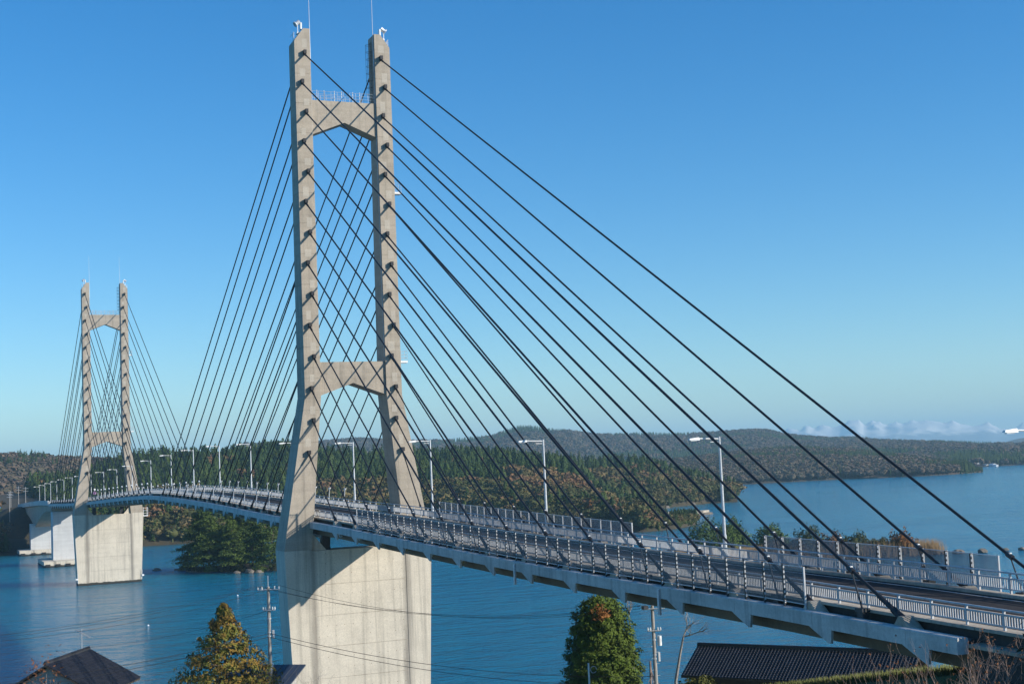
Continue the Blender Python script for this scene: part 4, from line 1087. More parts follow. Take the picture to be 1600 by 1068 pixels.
# ------------------------------------------------------------------ foliage builders (numpy)
def soup(name, V, F, mats, mi=None, tint=None):
    """V (n,3), F (m,3|4) to a mesh, quickly"""
    V = np.asarray(V, np.float32); F = np.asarray(F, np.int32); k = F.shape[1]
    me = bpy.data.meshes.new(name)
    me.vertices.add(len(V)); me.vertices.foreach_set('co', V.ravel())
    me.loops.add(F.size); me.loops.foreach_set('vertex_index', F.ravel())
    me.polygons.add(len(F)); me.polygons.foreach_set('loop_start', np.arange(0, F.size, k, dtype=np.int32))
    for m_ in mats: me.materials.append(M[m_])
    if mi is not None: me.polygons.foreach_set('material_index', np.asarray(mi, np.int32))
    if tint is not None:
        at = me.attributes.new('tint', 'FLOAT', 'POINT'); at.data.foreach_set('value', np.asarray(tint, np.float32))
    me.update(calc_edges=True); me.validate()
    return me
def unit_conifer(seed, n, rad=.17, skirt=.06):
    r = np.random.default_rng(seed); V = []; F = []
    for k in range(6):
        a = k * math.pi / 3; V.append((rad * .55 * math.cos(a), rad * .55 * math.sin(a), skirt))
    V.append((0, 0, .96)); V.append((0, 0, skirt))
    for k in range(6): F += [(k, (k + 1) % 6, 6), ((k + 1) % 6, k, 7)]
    for i in range(n):
        t = skirt + (1 - skirt) * (r.random() ** .95) * .97
        R = (rad * (1 - t) ** .8 + .012) * r.uniform(.75, 1.2); a = r.uniform(0, 2 * math.pi)
        c, s_ = math.cos(a), math.sin(a); w = .062 * (1.25 - t) * r.uniform(.7, 1.3)
        o = len(V)
        V += [(R * .25 * c, R * .25 * s_, t + .035), (R * c - w * s_, R * s_ + w * c, t - .01 - .03 * r.random()), (R * c + w * s_, R * s_ - w * c, t - .01 - .03 * r.random()), (R * 1.12 * c, R * 1.12 * s_, t + .012)]
        F += [(o, o + 1, o + 3), (o, o + 3, o + 2), (o + 1, o + 2, o + 3)]
    return np.array(V), np.array(F)
def unit_broad(seed, n, lumps=8, size=.085, flat=.85):
    r = np.random.default_rng(seed); V = []; F = []
    cs = [(r.uniform(-.22, .22), r.uniform(-.22, .22), r.uniform(.42, .78), r.uniform(.17, .27)) for _ in range(lumps)]
    phi = (1 + 5 ** .5) / 2
    ico = np.array([(-1, phi, 0), (1, phi, 0), (-1, -phi, 0), (1, -phi, 0), (0, -1, phi), (0, 1, phi), (0, -1, -phi), (0, 1, -phi), (phi, 0, -1), (phi, 0, 1), (-phi, 0, -1), (-phi, 0, 1)]) / 1.902
    icf = [(0, 11, 5), (0, 5, 1), (0, 1, 7), (0, 7, 10), (0, 10, 11), (1, 5, 9), (5, 11, 4), (11, 10, 2), (10, 7, 6), (7, 1, 8), (3, 9, 4), (3, 4, 2), (3, 2, 6), (3, 6, 8), (3, 8, 9), (4, 9, 5), (2, 4, 11), (6, 2, 10), (8, 6, 7), (9, 8, 1)]
    o = len(V); V += [tuple(v * (.27, .27, .26) + (0, 0, .52)) for v in ico]; F += [tuple(i + o for i in f) for f in icf]
    V += [(-.03, 0, 0), (.03, 0, 0), (0, 0, .5)]; F.append((len(V) - 3, len(V) - 2, len(V) - 1))
    for i in range(n):
        cx, cy, cz, R = cs[i % lumps]
        d = r.normal(size=3); d[2] = abs(d[2]) * .9 - .25; d /= np.linalg.norm(d)
        p = np.array((cx, cy, cz)) + d * R * (1, 1, flat) * r.uniform(.85, 1.12)
        nn = d + r.normal(size=3) * .55; nn /= np.linalg.norm(nn)
        u_ = np.cross(nn, r.normal(size=3)); u_ /= np.linalg.norm(u_); w = np.cross(nn, u_); s_ = size * r.uniform(.6, 1.3)
        o = len(V); V += [tuple(p + u_ * s_), tuple(p - u_ * s_ * .6 + w * s_ * .8), tuple(p - u_ * s_ * .6 - w * s_ * .8), tuple(p + nn * s_ * .35 - w * s_ * .2)]
        F += [(o, o + 1, o + 3), (o + 1, o + 2, o + 3), (o + 2, o, o + 3)]
    return np.array(V), np.array(F)
def merge(name, protos, pos, sxy, sz, idx, mat, tint, label):
    VV, FF, TT = [], [], []; off = 0
    for k, (v, f) in enumerate(protos):
        sel = np.where(idx == k)[0]
        if not len(sel): continue
        a = RNG.uniform(0, 2 * np.pi, len(sel)); c, s_ = np.cos(a), np.sin(a)
        x = v[None, :, 0] * c[:, None] - v[None, :, 1] * s_[:, None]; y = v[None, :, 0] * s_[:, None] + v[None, :, 1] * c[:, None]
        P = np.stack([x * sxy[sel, None] + pos[sel, None, 0], y * sxy[sel, None] + pos[sel, None, 1], v[None, :, 2] * sz[sel, None] + pos[sel, None, 2]], -1)
        VV.append(P.reshape(-1, 3)); n = len(v)
        FF.append((f[None] + (np.arange(len(sel)) * n)[:, None, None] + off).reshape(-1, 3)); off += len(sel) * n
        TT.append(np.repeat(tint[sel], n))
    if not VV: return None
    me = soup(name, np.concatenate(VV), np.concatenate(FF), [mat], None, np.concatenate(TT))
    return kind(link(name, me), 'stuff', label)
CON = [unit_conifer(s_, 78, rad) for s_, rad in ((1, .27), (2, .23), (3, .31), (4, .28))]
BRO = [unit_broad(s_, 74) for s_ in (5, 6, 7, 8)]
CON_S = [unit_conifer(s_, 22, .19) for s_ in (9, 10)]
BRO_S = [unit_broad(s_, 26, 5, .13) for s_ in (11, 12)]
BRO_T = [unit_broad(s_, 5, 3, .2) for s_ in (13, 14)]
CON_T = [unit_conifer(s_, 7, .22) for s_ in (15, 16)]
def px_of(P):      # column of a point as the camera sees it: only used to choose what grows where and to word labels
    d = P - np.array(EYE); R = np.array([rx, fz])
    return 800 + 2195.3 * (d @ R[0]) / (d @ R[1])

# ---- woods on the shore across the strait
def populate(h, n, v0, v1, seed):
    r = np.random.default_rng(seed)
    u = r.random(n); v = r.uniform(v0, v1, n)
    x, y, z = h.at(u, v)
    return np.stack([x, y, z - .4], -1), u, v
pA, uA, vA = populate(A, 4900, .06, 1.12, 71); pE, uE, vE = populate(A, 700, .004, .07, 73); pA, vA = np.concatenate([pA, pE]), np.r_[vA, vE]
pB, uB, vB = populate(A2, 1000, .05, 1.1, 72); pE, uE, vE = populate(A2, 160, .004, .07, 74); pB, vB = np.concatenate([pB, pE]), np.r_[vB, vE]
P = np.concatenate([pA, pB]); V_ = np.concatenate([vA, vB]); onA = np.r_[np.ones(len(pA), bool), np.zeros(len(pB), bool)]
ok = ~((np.abs(P[:, 0] + 1) < 13) & (P[:, 1] > 425)) & ~((P[:, 0] < -8) & (P[:, 0] > -22) & (np.abs(P[:, 1] - 442) < 9))
P, V_, onA = P[ok], V_[ok], onA[ok]
X = px_of(P)
nz = vnoise(P[:, 0], P[:, 1], 55., 81) + .5 * vnoise(P[:, 0], P[:, 1], 22., 82)
r = np.random.default_rng(83)
pc = np.select([X < 112, X < 225, X < 300, X < 480, X < 790, X < 980],
               [np.where(V_ < .25, .55, .8), np.where(V_ < .12, .5, .95), np.where(V_ < .3, .25, .92), np.where(V_ < .12, .3, .9), np.where(V_ < .34, .10, np.where(V_ < .45, .75, .99)), np.where(V_ > .62, .92, np.where(V_ > .2, .10, .3))],
               np.where(V_ > .72, .75, .12))
is_con = (pc + nz * .55) > r.random(len(P)) * .6 + .2
hgt_ = np.where(is_con, r.uniform(7.5, 13.5, len(P)), r.uniform(6.5, 11, len(P)))
hgt_ = np.where(V_ < .04, hgt_ * .7, hgt_)
hgt_ = np.where(onA & (X > 1000), hgt_ * np.clip(1 - (X - 1000) / 60., .38, 1), hgt_)
bro_tone = np.clip(.5 + nz * .9 + r.normal(0, .13, len(P)), 0, 1)
olive = (~is_con) & ((V_ < .30) & (r.random(len(P)) < np.where(X > 600, .72, .5)))
rng_ = np.hypot(P[:, 0] - EYE.x, P[:, 1] - EYE.y)
# those that show largest: front of each column and crests
score = hgt_ / rng_ * (1 + .6 * (V_ < .5)) * np.where((X > -10) & (X < 1150), 1, 0) * np.where((X > 285) & (X < 470) & (V_ < .35), .3, 1) * r.uniform(.6, 1.3, len(P))
def zone(x):
    for lim, t in ((60, 'by the blue roofed house'), (112, 'behind the small lamps'), (160, 'between the far tower legs'), (225, 'at the far right leg'), (262, 'just past the far pier'), (300, 'where both cable fans meet'),
                   (345, 'behind the pine islet'), (395, 'right above the islet'), (445, 'touching the near left leg'), (500, 'just past the near left leg'), (550, 'between the near tower legs'), (605, 'inside the near right leg'),
                   (670, 'outside the near right leg'), (730, 'above the mesh screen start'), (790, 'above the mesh screen middle'), (850, 'beside the mesh screen lamp'), (910, 'past the mesh screen lamp'), (970, 'above the mesh screen end'),
                   (1030, 'on the near wooded point'), (1090, 'above the sea wall cove')):
        if x < lim: return t
    return 'at the headland tip'
def band(v): return 'down by the water' if v < .22 else ('halfway up the slope' if v < .62 else 'on the crest')
big = {}
for nm, sel in (('con', is_con), ('oli', olive), ('bro', (~is_con) & ~olive)):
    ids = np.where(sel)[0]; n_ = 290 if nm == 'con' else (130 if nm == 'oli' else 160)
    big[nm] = ids[np.argsort(-score[ids])[:n_]]
PM = {'con': [soup('cedar_tree', v, f, ['cedar']) for v, f in CON], 'oli': [soup('broadleaf_tree', v, f, ['olive']) for v, f in BRO], 'bro': [soup('broadleaf_tree', v, f, ['broad']) for v, f in BRO]}
taken = np.zeros(len(P), bool)
for nm, ids in big.items():
    for j, i in enumerate(ids):
        taken[i] = True
        o = link('cedar_tree' if nm == 'con' else 'broadleaf_tree', PM[nm][j % 4], None, tuple(P[i]))
        w_ = hgt_[i] * (1. if nm == 'con' else 1.15)
        o.scale = (w_, w_, hgt_[i]); o.rotation_euler = (0, 0, float(r.uniform(0, 6.28)))
        size = 'tall' if hgt_[i] > (10.8 if nm == 'con' else 9.5) else 'lower'
        tag(o, f"{size} {'dark green cedar' if nm == 'con' else ('dull olive tree' if nm == 'oli' else 'rust brown autumn tree')} {band(V_[i])}, {zone(X[i])}", 'tree', {'con': 'cedars of the woods across the strait', 'oli': 'olive trees of the woods across the strait', 'bro': 'autumn trees of the woods across the strait'}[nm])
rest = ~taken
def mass(name, sel, protos, mat, k, label, tint=None):
    ids = np.where(sel)[0]
    t = r.random(len(ids)) if tint is None else tint[ids]
    return merge(name, protos, P[ids], hgt_[ids] * k * r.uniform(.85, 1.2, len(ids)), hgt_[ids], r.integers(0, len(protos), len(ids)), mat, t, label)
mass('cedar_forest', is_con & rest, CON, 'cedar_mass', 1., 'mass of further dark cedars covering the wooded hill')
mass('olive_forest', olive & rest, BRO, 'olive_mass', 1.15, 'mass of dull green broadleaf trees low on the wooded hill')
mass('autumn_forest', (~is_con) & ~olive & rest, BRO, 'broad_mass', 1.15, 'mass of brown autumn trees on the wooded hill and headland', bro_tone)

# ---- farther hills
def far_mass(name, h, n, v0, v1, seed, con_rule, hb, protos_c, protos_b, label):
    global P, hgt_
    p_, u, v = populate(h, n, v0, v1, seed); rr = np.random.default_rng(seed + 1)
    nz_ = 1.2 * vnoise(p_[:, 0], p_[:, 1], 170., seed + 2) + .6 * vnoise(p_[:, 0], p_[:, 1], 60., seed + 3)
    con = con_rule(u, v, nz_, rr, px_of(p_))
    hh = rr.uniform(*hb, n) * np.where(con, 1.15, 1.) * (np.clip((1 - u) * 14, .35, 1) if name == 'cape' else 1)
    i = np.where(con)[0]
    merge(name + '_conifers', protos_c, p_[i], hh[i] * 1.0, hh[i], rr.integers(0, len(protos_c), len(i)), 'cedar_mass', rr.random(len(i)), label + ', the dark conifers')
    i = np.where(~con)[0]
    merge(name + '_trees', protos_b, p_[i], hh[i] * 1.35, hh[i], rr.integers(0, len(protos_b), len(i)), 'farb_mass', np.clip(.5 + nz_[i] * .8 + rr.normal(0, .2, len(i)), 0, 1), label + ', the brown trees')
far_mass('brown_hill', B, 2600, .15, 1.1, 91, lambda u, v, n_, rr, x: ((n_ > .28) & (v < .75)) | ((x > 28) & (x < 75) & (v > .78) & (rr.random(len(u)) < .75)), (8, 12), CON_S, BRO_S, 'woods of the brown hill past the far landing')
far_mass('cape', D, 9500, .0, 1.08, 95, lambda u, v, n_, rr, x: ((v > .60) & (v < .97) & (x > 1120) & (x < 1400) & (n_ > -.3)) | (n_ > .42) | (rr.random(len(u)) < .12), (6, 9.5), CON_S, BRO_S, 'woods of the cape across the bay')
far_mass('skyline', Cc, 24000, .0, 1.04, 99, lambda u, v, n_, rr, x: (n_ > .26) | ((x > 785) & (x < 880) & (v > .9)) | (rr.random(len(u)) < .1), (6.5, 10), CON_T, BRO_T, 'woods of the distant skyline hills')

# ------------------------------------------------------------------ detailed trees
def clumps(points, normals, size, rr, per=3, spread=.5, elong=1.3):
    """several small leaf faces round each point"""
    n = len(points) * per
    p = np.repeat(points, per, 0) + rr.normal(0, 1, (n, 3)) * np.repeat(size, per)[:, None] * .55
    nn = np.repeat(normals, per, 0) + rr.normal(0, spread, (n, 3)); nn /= np.linalg.norm(nn, axis=1)[:, None] + 1e-9
    t = np.cross(nn, rr.normal(size=(n, 3))); t /= np.linalg.norm(t, axis=1)[:, None] + 1e-9; w = np.cross(nn, t)
    s_ = (np.repeat(size, per) * rr.uniform(.6, 1.25, n))[:, None]
    V = np.stack([p + t * s_ * elong, p + w * s_ * .55, p - t * s_ * elong, p - w * s_ * .55], 1).reshape(-1, 3)
    return V, np.arange(n * 4).reshape(-1, 4)
def join(parts):
    V, F, o = [], [], 0
    for v, f in parts: V.append(v); F.append(f + o); o += len(v)
    return np.concatenate(V), np.concatenate(F)
def limb_path(a, b_, r0, r1, rr, n=5, wob=.12):
    a, b_ = np.array(a, float), np.array(b_, float); L = np.linalg.norm(b_ - a)
    pts = [a + (b_ - a) * t + (rr.normal(0, wob * L * .25, 3) if 0 < t < 1 else 0) for t in np.linspace(0, 1, n)]
    return pts, list(np.linspace(r0, r1, n))

def islet_pine(seed, H):
    """spreading pine: leaning trunk, bare limbs, flat layered pads of needles"""
    rr = np.random.default_rng(seed); lean = rr.normal(0, .06, 2) * H
    tm = MB(); pts = [(0, 0, -.5), (lean[0] * .3, lean[1] * .3, H * .35), (lean[0] * .75, lean[1] * .75, H * .7), (lean[0], lean[1], H * .97)]
    tm.path(pts, [.28, .22, .14, .04], 7)
    P_, N_, S_ = [], [], []
    npad = 46
    for k in range(npad):
        t = .03 + .95 * (k + rr.random()) / npad
        a = rr.uniform(0, 6.28); R = H * .30 * (1 - max(0, t - .25) / .85) * rr.uniform(.5, 1.05) + .4
        base = np.array((lean[0] * t, lean[1] * t, H * t * .94)); c = base + (math.cos(a) * R * .75, math.sin(a) * R * .75, H * .03)
        if R > 1.: tm.path([tuple(base), tuple((base + c) / 2 + (0, 0, .15)), tuple(c)], [.08, .06, .03], 5)
        pr = .75 + R * .42
        m_ = int(130 * pr)
        q = rr.normal(0, .5, (m_, 2)) * pr
        h = .55 - (q ** 2).sum(1) / (pr * pr) * .45 + rr.normal(0, .18, m_)
        P_.append(np.stack([c[0] + q[:, 0], c[1] + q[:, 1], c[2] + h], -1))
        n_ = np.stack([q[:, 0] * .5 / pr, q[:, 1] * .5 / pr, np.full(m_, .9)], -1); N_.append(n_); S_.append(np.full(m_, .24))
    V, F = clumps(np.concatenate(P_), np.concatenate(N_), np.concatenate(S_), rr, 1, .6)
    return tm.mesh('trunk', 'bark'), soup('crown', V, F, ['pine'])
PINES = [islet_pine(s_, 17.5) for s_ in (201, 202, 203)]
spots = [(27.5, 258, 1.0, 'pine at the outer tip of the pine islet, darkest and nearest the far pier'), (31, 253, 1.12, 'tall layered pine second along the islet from its outer tip'), (30, 246, .9, 'pine leaning out over the water at the front of the islet'), (36, 246, 1.02, 'broad pine in the middle of the islet front'),
         (35.5, 238.5, .82, 'lower pine at the water edge of the islet above the pale boulders'), (41, 240, 1.0, 'bright layered pine on the islet toward the near tower'), (44.5, 234, .9, 'last pine of the islet, partly behind the near tower leg'), (40, 258, 1.1, 'pine behind the tall layered one on the islet ridge'), (46, 249, 1.05, 'pine on the back of the islet under the deck'), (52, 241, .95, 'pine at the hidden back corner of the islet')]
proto = None
for k, (x, y, s_, lab) in enumerate(spots):
    r_ = thing('pine_tree', lab, 'tree', (x, y, 1.2), 'pines on the islet under the bridge')
    t_, c_ = PINES[k % 3]; a = k * 2.1
    link('trunk', t_, r_); link('crown', c_, r_); r_.scale = (s_, s_, s_ * .95); r_.rotation_euler = (0, 0, a)
def bush(name, x, y, z, rx_, rz_, mat, label, group, seed, n=900, size=.2, cat='bush'):
    rr = np.random.default_rng(seed); d = rr.normal(size=(n, 3)); d[:, 2] = np.abs(d[:, 2]); d /= np.linalg.norm(d, axis=1)[:, None]
    k = 1 + .35 * np.sin(d[:, 0] * 5 + seed) * np.cos(d[:, 1] * 6 + seed) + rr.normal(0, .08, n)
    rad = rr.uniform(.55, 1.0, n) ** .5
    V, F = clumps(d * (k * rad)[:, None] * (rx_, rx_, rz_), d, np.full(n, size), rr, 2, .6)
    r_ = thing(name, label, cat, (x, y, z), group)
    link('crown', soup('crown', V, F, [mat]), r_)
    tm = MB()
    for q in range(5): a = q * 1.26 + seed; tm.path([(0, 0, -.8), (math.cos(a) * rx_ * .25, math.sin(a) * rx_ * .25, rz_ * .4), (math.cos(a) * rx_ * .6, math.sin(a) * rx_ * .6, rz_ * .8)], [.1, .06, .02], 5)
    link('trunk', tm.mesh('trunk', 'bark'), r_)
    return r_
for k, (x, y, w_, h, lab) in enumerate([(159, 186.5, 5.2, 7.6, 'round topped pine on the skerry, beside the lamp pole'), (166, 184, 5.0, 7.0, 'dark rounded pine on the skerry directly behind the lamp pole'), (177, 180.5, 4.6, 5.2, 'low rounded pine on the skerry by the second mesh screen'), (171, 192, 4.4, 6.0, 'small rounded pine at the back of the skerry')]):
    bush('pine_tree', x, y, .8, w_, h, 'pine', lab, 'pines on the skerry', 280 + k, 1500, .30, 'tree')
for k, (x, y) in enumerate([(25.5, 259.5), (26.5, 254), (28, 249.5), (30, 244.5), (33, 239.5), (36.5, 235.5), (41, 231.8), (45.5, 230.5)]):
    bush('shore_shrub', x, y, .3, 1.9, 2.0 + .6 * math.sin(k * 2), 'dark_bush' if k % 3 else 'pine', f'low dark shrub at the water edge of the pine islet, {ORD[k]} from its outer tip', 'shrubs round the pine islet', 290 + k, 420, .2)
for k, (x, y, w_, h, mt, lab) in enumerate([(152, 141, 3.2, 3.6, 'broad', 'brown bush at the skerry end of the reedy spit'), (160, 137, 4.2, 6.2, 'olive', 'tallest green bush on the reedy spit'), (165.5, 135, 3.5, 4.6, 'broad', 'rusty bush leaning on the tallest green one on the spit'), (171, 133, 4.4, 4.4, 'olive', 'wide olive bush in the middle of the spit'), (176, 129.5, 3., 3.0, 'olive', 'low green bush toward the tip of the spit'), (181, 127.5, 3.2, 4.4, 'russet', 'reddish bush at the tip of the spit'), (156, 139.5, 2.6, 3.0, 'broad', 'small brown bush before the tallest one on the spit')]):
    bush('bush', x, y, .9, w_ * 1.05, h * 1.05, mt, lab, 'bushes on the reedy spit', 300 + k, 1500, .28)
rr = np.random.default_rng(320)
n = 5000; q = rr.random(n); a = -.45
lx = rr.uniform(-40, 36, n); ly = rr.normal(-2, 3.0, n)
bx, by_ = 158 + lx * math.cos(a) - ly * math.sin(a), 141 + lx * math.sin(a) + ly * math.cos(a)
h = rr.uniform(2.2, 3.8, n)
V = np.stack([np.stack([bx - .12, by_, np.full(n, .3)], -1), np.stack([bx + .12, by_ + .05, np.full(n, .3)], -1), np.stack([bx + rr.normal(0, .3, n), by_ + rr.normal(0, .3, n), .6 + h], -1)], 1).reshape(-1, 3)
kind(link('reed_bed', soup('reed_bed', V, np.arange(3 * n).reshape(-1, 3), ['reed'])), 'stuff', 'tawny dry reeds along the low spit')
for k in range(22):
    x, y = 186 + 34 * math.sin(k * 1.9) , 322 + 16 * math.cos(k * 2.7) + k * .6
    x = 172 + (k % 11) * 4.4; y = 322 + (k // 11) * 16 + 5 * math.sin(k * 2.3)
    mt = ('olive', 'dark_bush', 'broad', 'olive', 'russet')[k % 5]
    lab = f"{'dark' if mt == 'dark_bush' else ('dull green' if mt == 'olive' else ('brown' if mt == 'broad' else 'reddish'))} rounded tree on the near wooded point, {'front' if k < 11 else 'back'} row, {ORD[k % 11]} from the near tower"
    bush('shore_tree', x, y, 2.0, 4.2 + .8 * math.sin(k), 7.5 + 1.5 * math.cos(k * 1.7), mt, lab, 'trees on the near wooded point', 340 + k, 420, .42, 'tree')

def near_z(x, y): return float(near_h(np.array([x]), np.array([y]))[0])
# bright green conical tree
def cone_tree(name, x, y, ztop, prof, mat, label, seed, n, size, gaps=0., tufts=None, trunk_mat='bark'):
    """prof: (depth below top, radius) pairs; crown of many little sprays"""
    rr = np.random.default_rng(seed); zb = near_z(x, y)
    H = ztop - zb; pd = np.array(prof, float)
    dd = rr.random(n) ** .62 * pd[-1, 0]
    a = rr.uniform(0, 2 * np.pi, n)
    R = np.interp(dd, pd[:, 0], pd[:, 1])
    lump = 1 + .09 * np.sin(a * 5 + dd * 1.9 + seed) + .08 * np.sin(a * 9 - dd * 3.1) + .08 * np.sin(dd * 5.3 + a * 2)
    keep = np.ones(n, bool)
    if gaps: keep = (np.sin(dd * 4.6 + a * 2.0 + np.sin(a * 3) * 1.2) > -1 + gaps * 2 * rr.random(n)) | (dd < .6)
    rad = R * lump * (rr.random(n) ** .35)
    p = np.stack([np.cos(a) * rad, np.sin(a) * rad, H - dd + .15 * lump], -1)[keep]
    nn = np.stack([np.cos(a), np.sin(a), np.full(n, .75)], -1)[keep]
    V, F = clumps(p, nn, np.full(len(p), size), rr, 3, .55, 1.5)
    r_ = thing(name, label, 'tree', (x, y, zb))
    cr = link('crown', soup('crown', V, F, [mat]), r_)
    tm = MB(); tm.path([(0, 0, -.4), (.05, .02, H * .5), (0, 0, H * .97)], [.3, .18, .03], 8)
    for k in range(26):
        t = rr.uniform(.25, .95); aa = rr.uniform(0, 6.28); Rk = float(np.interp(H * (1 - t), pd[:, 0], pd[:, 1])) * .8
        tm.path([(0, 0, H * t - .3), (math.cos(aa) * Rk * .5, math.sin(aa) * Rk * .5, H * t), (math.cos(aa) * Rk, math.sin(aa) * Rk, H * t + .25)], [.07, .045, .015], 5)
    link('trunk', tm.mesh('trunk', trunk_mat), r_)
    return r_, H
gt, GH = cone_tree('conical_tree', 6.8, -51.05, 15.5, [(0, .5), (.35, 1.35), (.8, 1.95), (1.6, 2.35), (3.3, 2.75), (5.2, 3.1), (7, 3.3), (9.6, 3.0)], 'green_cone', 'bright green dense conical tree with a rusty patch near its top', 401, 19000, .11)
rr = np.random.default_rng(402)
q = rr.normal(0, .30, (260, 3)) + (-.85, -1.75, GH - 1.2)
V, F = clumps(q, np.tile((-.3, -.9, .4), (260, 1)), np.full(260, .10), rr, 2, .5, 1.5)
o = link('rusty_foliage', soup('rusty_foliage', V, F, ['russet']), gt)
cone_tree('bronze_conifer', -25.1, -45.6, 16.95, [(0, .14), (.5, .55), (1.3, 1.1), (2.2, 1.35), (3.0, 2.2), (3.6, 2.3), (4.4, 3.4), (5.2, 3.6), (6.2, 4.5), (8, 4.9), (11, 4.6)], 'brown_cone', 'bronze tinged pointed conifer next to the tiled house', 403, 13000, .105, .5)

# bare trees, twiggy shrubs
def bare(name, x, y, pts, r0, label, group, seed, forks, twig, mat='pale_bark', leaves=0, leaf_mat='dryleaf', zb=None):
    rr = np.random.default_rng(seed); zb = near_z(x, y) if zb is None else zb
    r_ = thing(name, label, 'bare tree' if 'tree' in name else 'shrub', (x, y, zb), group)
    tm = MB(); tips = []
    tm.path(pts, list(np.linspace(r0, r0 * .45, len(pts))), 7)
    def grow(p, d, L, rad, lev):
        q = np.array(p) + d * L; mid = (np.array(p) + q) / 2 + rr.normal(0, .06 * L, 3)
        tm.path([tuple(p), tuple(mid), tuple(q)], [rad, rad * .8, rad * .55], 5 if lev < 2 else 3)
        if lev >= forks: tips.append(q); return
        for k in range(2 if rr.random() < .45 else 3):
            nd = d + rr.normal(0, .38, 3); nd[2] += .12; nd /= np.linalg.norm(nd); grow(q if k else mid, nd, L * rr.uniform(.6, .85), rad * .58, lev + 1)
    base = np.array(pts[-1]); d0 = np.array(pts[-1], float) - np.array(pts[-2], float); d0 /= np.linalg.norm(d0)
    for k in range(3):
        nd = d0 + rr.normal(0, .35, 3); nd /= np.linalg.norm(nd); grow(base, nd, twig, r0 * .4, 0)
    link('trunk', tm.mesh('trunk', mat), r_)
    if leaves:
        t = np.array(tips); t = t[rr.integers(0, len(t), leaves)] + rr.normal(0, .06, (leaves, 3))
        V, F = clumps(t, np.tile((0, -.6, .5), (leaves, 1)), np.full(leaves, .045), rr, 3, .8)
        kind(link('leaf_tuft', soup('leaf_tuft', V, F, [leaf_mat]), r_), 'stuff')
    return r_
zb = near_z(6.7, -66)
bare('bare_tree', 5.95, -65.7, [(0, 0, -.3), (-.15, 0, 10.2 - zb), (.35, 0, 12.2 - zb), (.75, 0, 13.6 - zb)], .16, 'pale bare tree with a crooked trunk next to the long black roof', 'leafless trees by the pole', 421, 3, .95)
zb = near_z(14.6, -43.6)
bare('bare_tree', 13.8, -43.2, [(0, 0, -.3), (.2, 0, 6), (-.1, 0, 12.6 - zb)], .13, 'bare tree whose forked top shows right behind the green conical tree', 'leafless trees by the pole', 422, 3, .9)
zb = near_z(6.4, -62)
bare('bare_tree', 5.7, -61.7, [(0, 0, -.3), (.1, 0, 3), (.15, 0, 10.6 - zb)], .1, 'fine twigged bare tree behind the transformer pole', 'leafless trees by the pole', 423, 4, 1.1, 'twig', 14)
for k in range(14):
    x, y = -8.9 + 2.4 * math.sin(k * 2.4), -116.6 + 1.8 * math.cos(k * 1.9)
    zb = near_z(x, y)
    top = [20.2, 20.0, 19.6, 20.4, 19.5, 19.9, 19.2, 20.1, 19.4, 19.8, 19.3, 20.2, 19.5, 19.0][k]
    dx = .5 * math.sin(k * 1.3) - .5
    lab = f"bare twiggy shrub with few dry leaves before dark abutment, {ORD[k]} of its thicket"
    bare('twiggy_shrub', x, y, [(0, 0, -.2), (dx * .3, 0, (top - zb) * .2), (dx * .6, 0, (top - zb) * .4)], .06, lab, 'leafless shrubs before the abutment', 440 + k, 3, (top - zb) * .22, 'twig', 14 + 6 * (k % 3), 'dryleaf', zb)
bush('evergreen_bush', -15.6, -130.5, 18.2, 2.4, 5.0, 'dark_bush', 'dark evergreen bush in front of the road railing at the edge of the view', None, 460, 2600, .10)
bush('clipped_bush', 1.4, -77.0, near_z(1.4, -77.0), 1.5, 12.15 - near_z(1.4, -77.0), 'hedge', 'yellow green clipped bush at the foot of the long black roof', None, 461, 1400, .11)
pm = bush('persimmon_tree', -39.6, -48.7, near_z(-39.6, -48.7) + 5.0, 2.3, 14.0 - near_z(-39.6, -48.7) - 5.0, 'dryleaf', 'thinly leaved fruit tree with orange fruit in front of the tiled house', None, 462, 800, .09, 'fruit tree')
rr = np.random.default_rng(463)
fm = MB(); fm.tube((0, 0, -.07), (0, 0, .0), .05, .085, 8); fm.tube((0, 0, 0), (0, 0, .07), .085, .045, 8); fm = fm.mesh('persimmon', 'persimmon')
for k in range(26):
    d = rr.normal(size=3); d[1] = -abs(d[1]); d[2] = abs(d[2]); d /= np.linalg.norm(d); link('persimmon', fm, pm, tuple(d * (2.2, 2.2, 5.2) * rr.uniform(.55, .85)))
tm = MB()
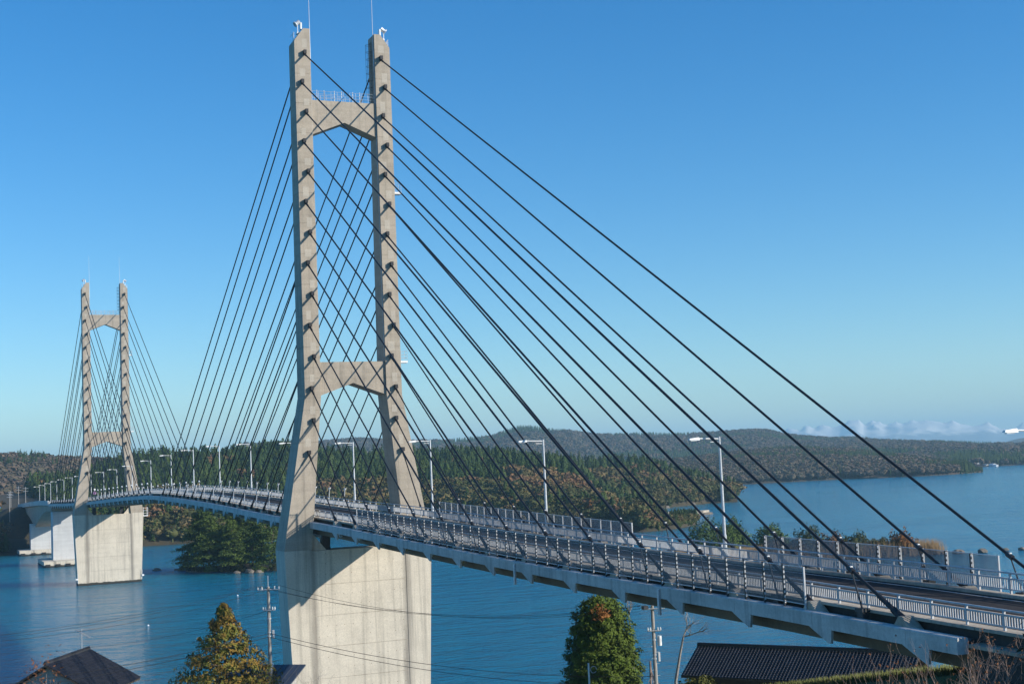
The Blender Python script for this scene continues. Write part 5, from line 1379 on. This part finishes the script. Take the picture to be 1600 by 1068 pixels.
for k in range(40):
    a = rr.uniform(0, 6.28); R = rr.uniform(.4, 2.1); h_ = rr.uniform(3.4, 5.9) * (1 - R / 6); tm.path([(math.cos(a) * R * .4, math.sin(a) * R * .4, h_ * .5), (math.cos(a) * R * .8, math.sin(a) * R * .8, h_ * .8), (math.cos(a) * R, math.sin(a) * R, h_)], [.04, .025, .01], 3)
o = link('branches', tm.mesh('branches', 'twig'), pm)
for k in range(3):
    x, y = [(-14.2, -21.0), (-11.9, -23.5), (-4.5, -27.5)][k]; zb = near_z(x, y); top = [6.4, 6.6, 3.9][k]
    lab = ['spreading leafless tree against the blue-grey shed roof', 'leafless tree at the corner of the shed', 'bare branch tip with red fruit low before the pale pier'][k]
    bare('bare_tree', x, y, [(0, 0, -.2), (0, .1, (top - zb) * .4), (.1, 0, (top - zb) * .6)], .09, lab, 'leafless trees by the shed', 470 + k, 4, (top - zb) * .28, 'pale_bark', 18 if k == 2 else 0, 'red_fruit')

# grass blades on the mound that shows in the corner
n = 9000; gx_, gy_ = rr.uniform(-6, 14, n), rr.uniform(-112, -84, n); gz_ = near_h(gx_, gy_)
h = rr.uniform(.15, .45, n)
V = np.stack([np.stack([gx_ - .035, gy_, gz_ - .05], -1), np.stack([gx_ + .035, gy_ + .02, gz_ - .05], -1), np.stack([gx_ + rr.normal(0, .12, n), gy_ + rr.normal(0, .12, n), gz_ + h], -1)], 1).reshape(-1, 3)
M['blade'] = plain('grass_blades', (.13, .145, .03), .8, 0, .4, .8)
kind(link('grass', soup('grass', V, np.arange(3 * n).reshape(-1, 3), ['blade'])), 'stuff', 'rough yellowish grass on the mound under the bridge')

# ------------------------------------------------------------------ haze: one closed box of thin air over the whole scene
hz = bpy.data.materials.new('thin_haze'); hz.use_nodes = True
hn = hz.node_tree.nodes; hn.clear()
pv = hn.new('ShaderNodeVolumePrincipled'); pv.inputs['Color'].default_value = (.45, .79, 1.0, 1); pv.inputs['Density'].default_value = .000112; pv.inputs['Anisotropy'].default_value = .0
ho = hn.new('ShaderNodeOutputMaterial'); hz.node_tree.links.new(pv.outputs[0], ho.inputs['Volume'])
M['haze'] = hz
mb = MB(); mb.box(-11500, 15000, -11500, 15000, -6, 330)
o = mb.build('haze', 'haze'); kind(o, 'stuff', 'thin pale haze over the sea and hills')
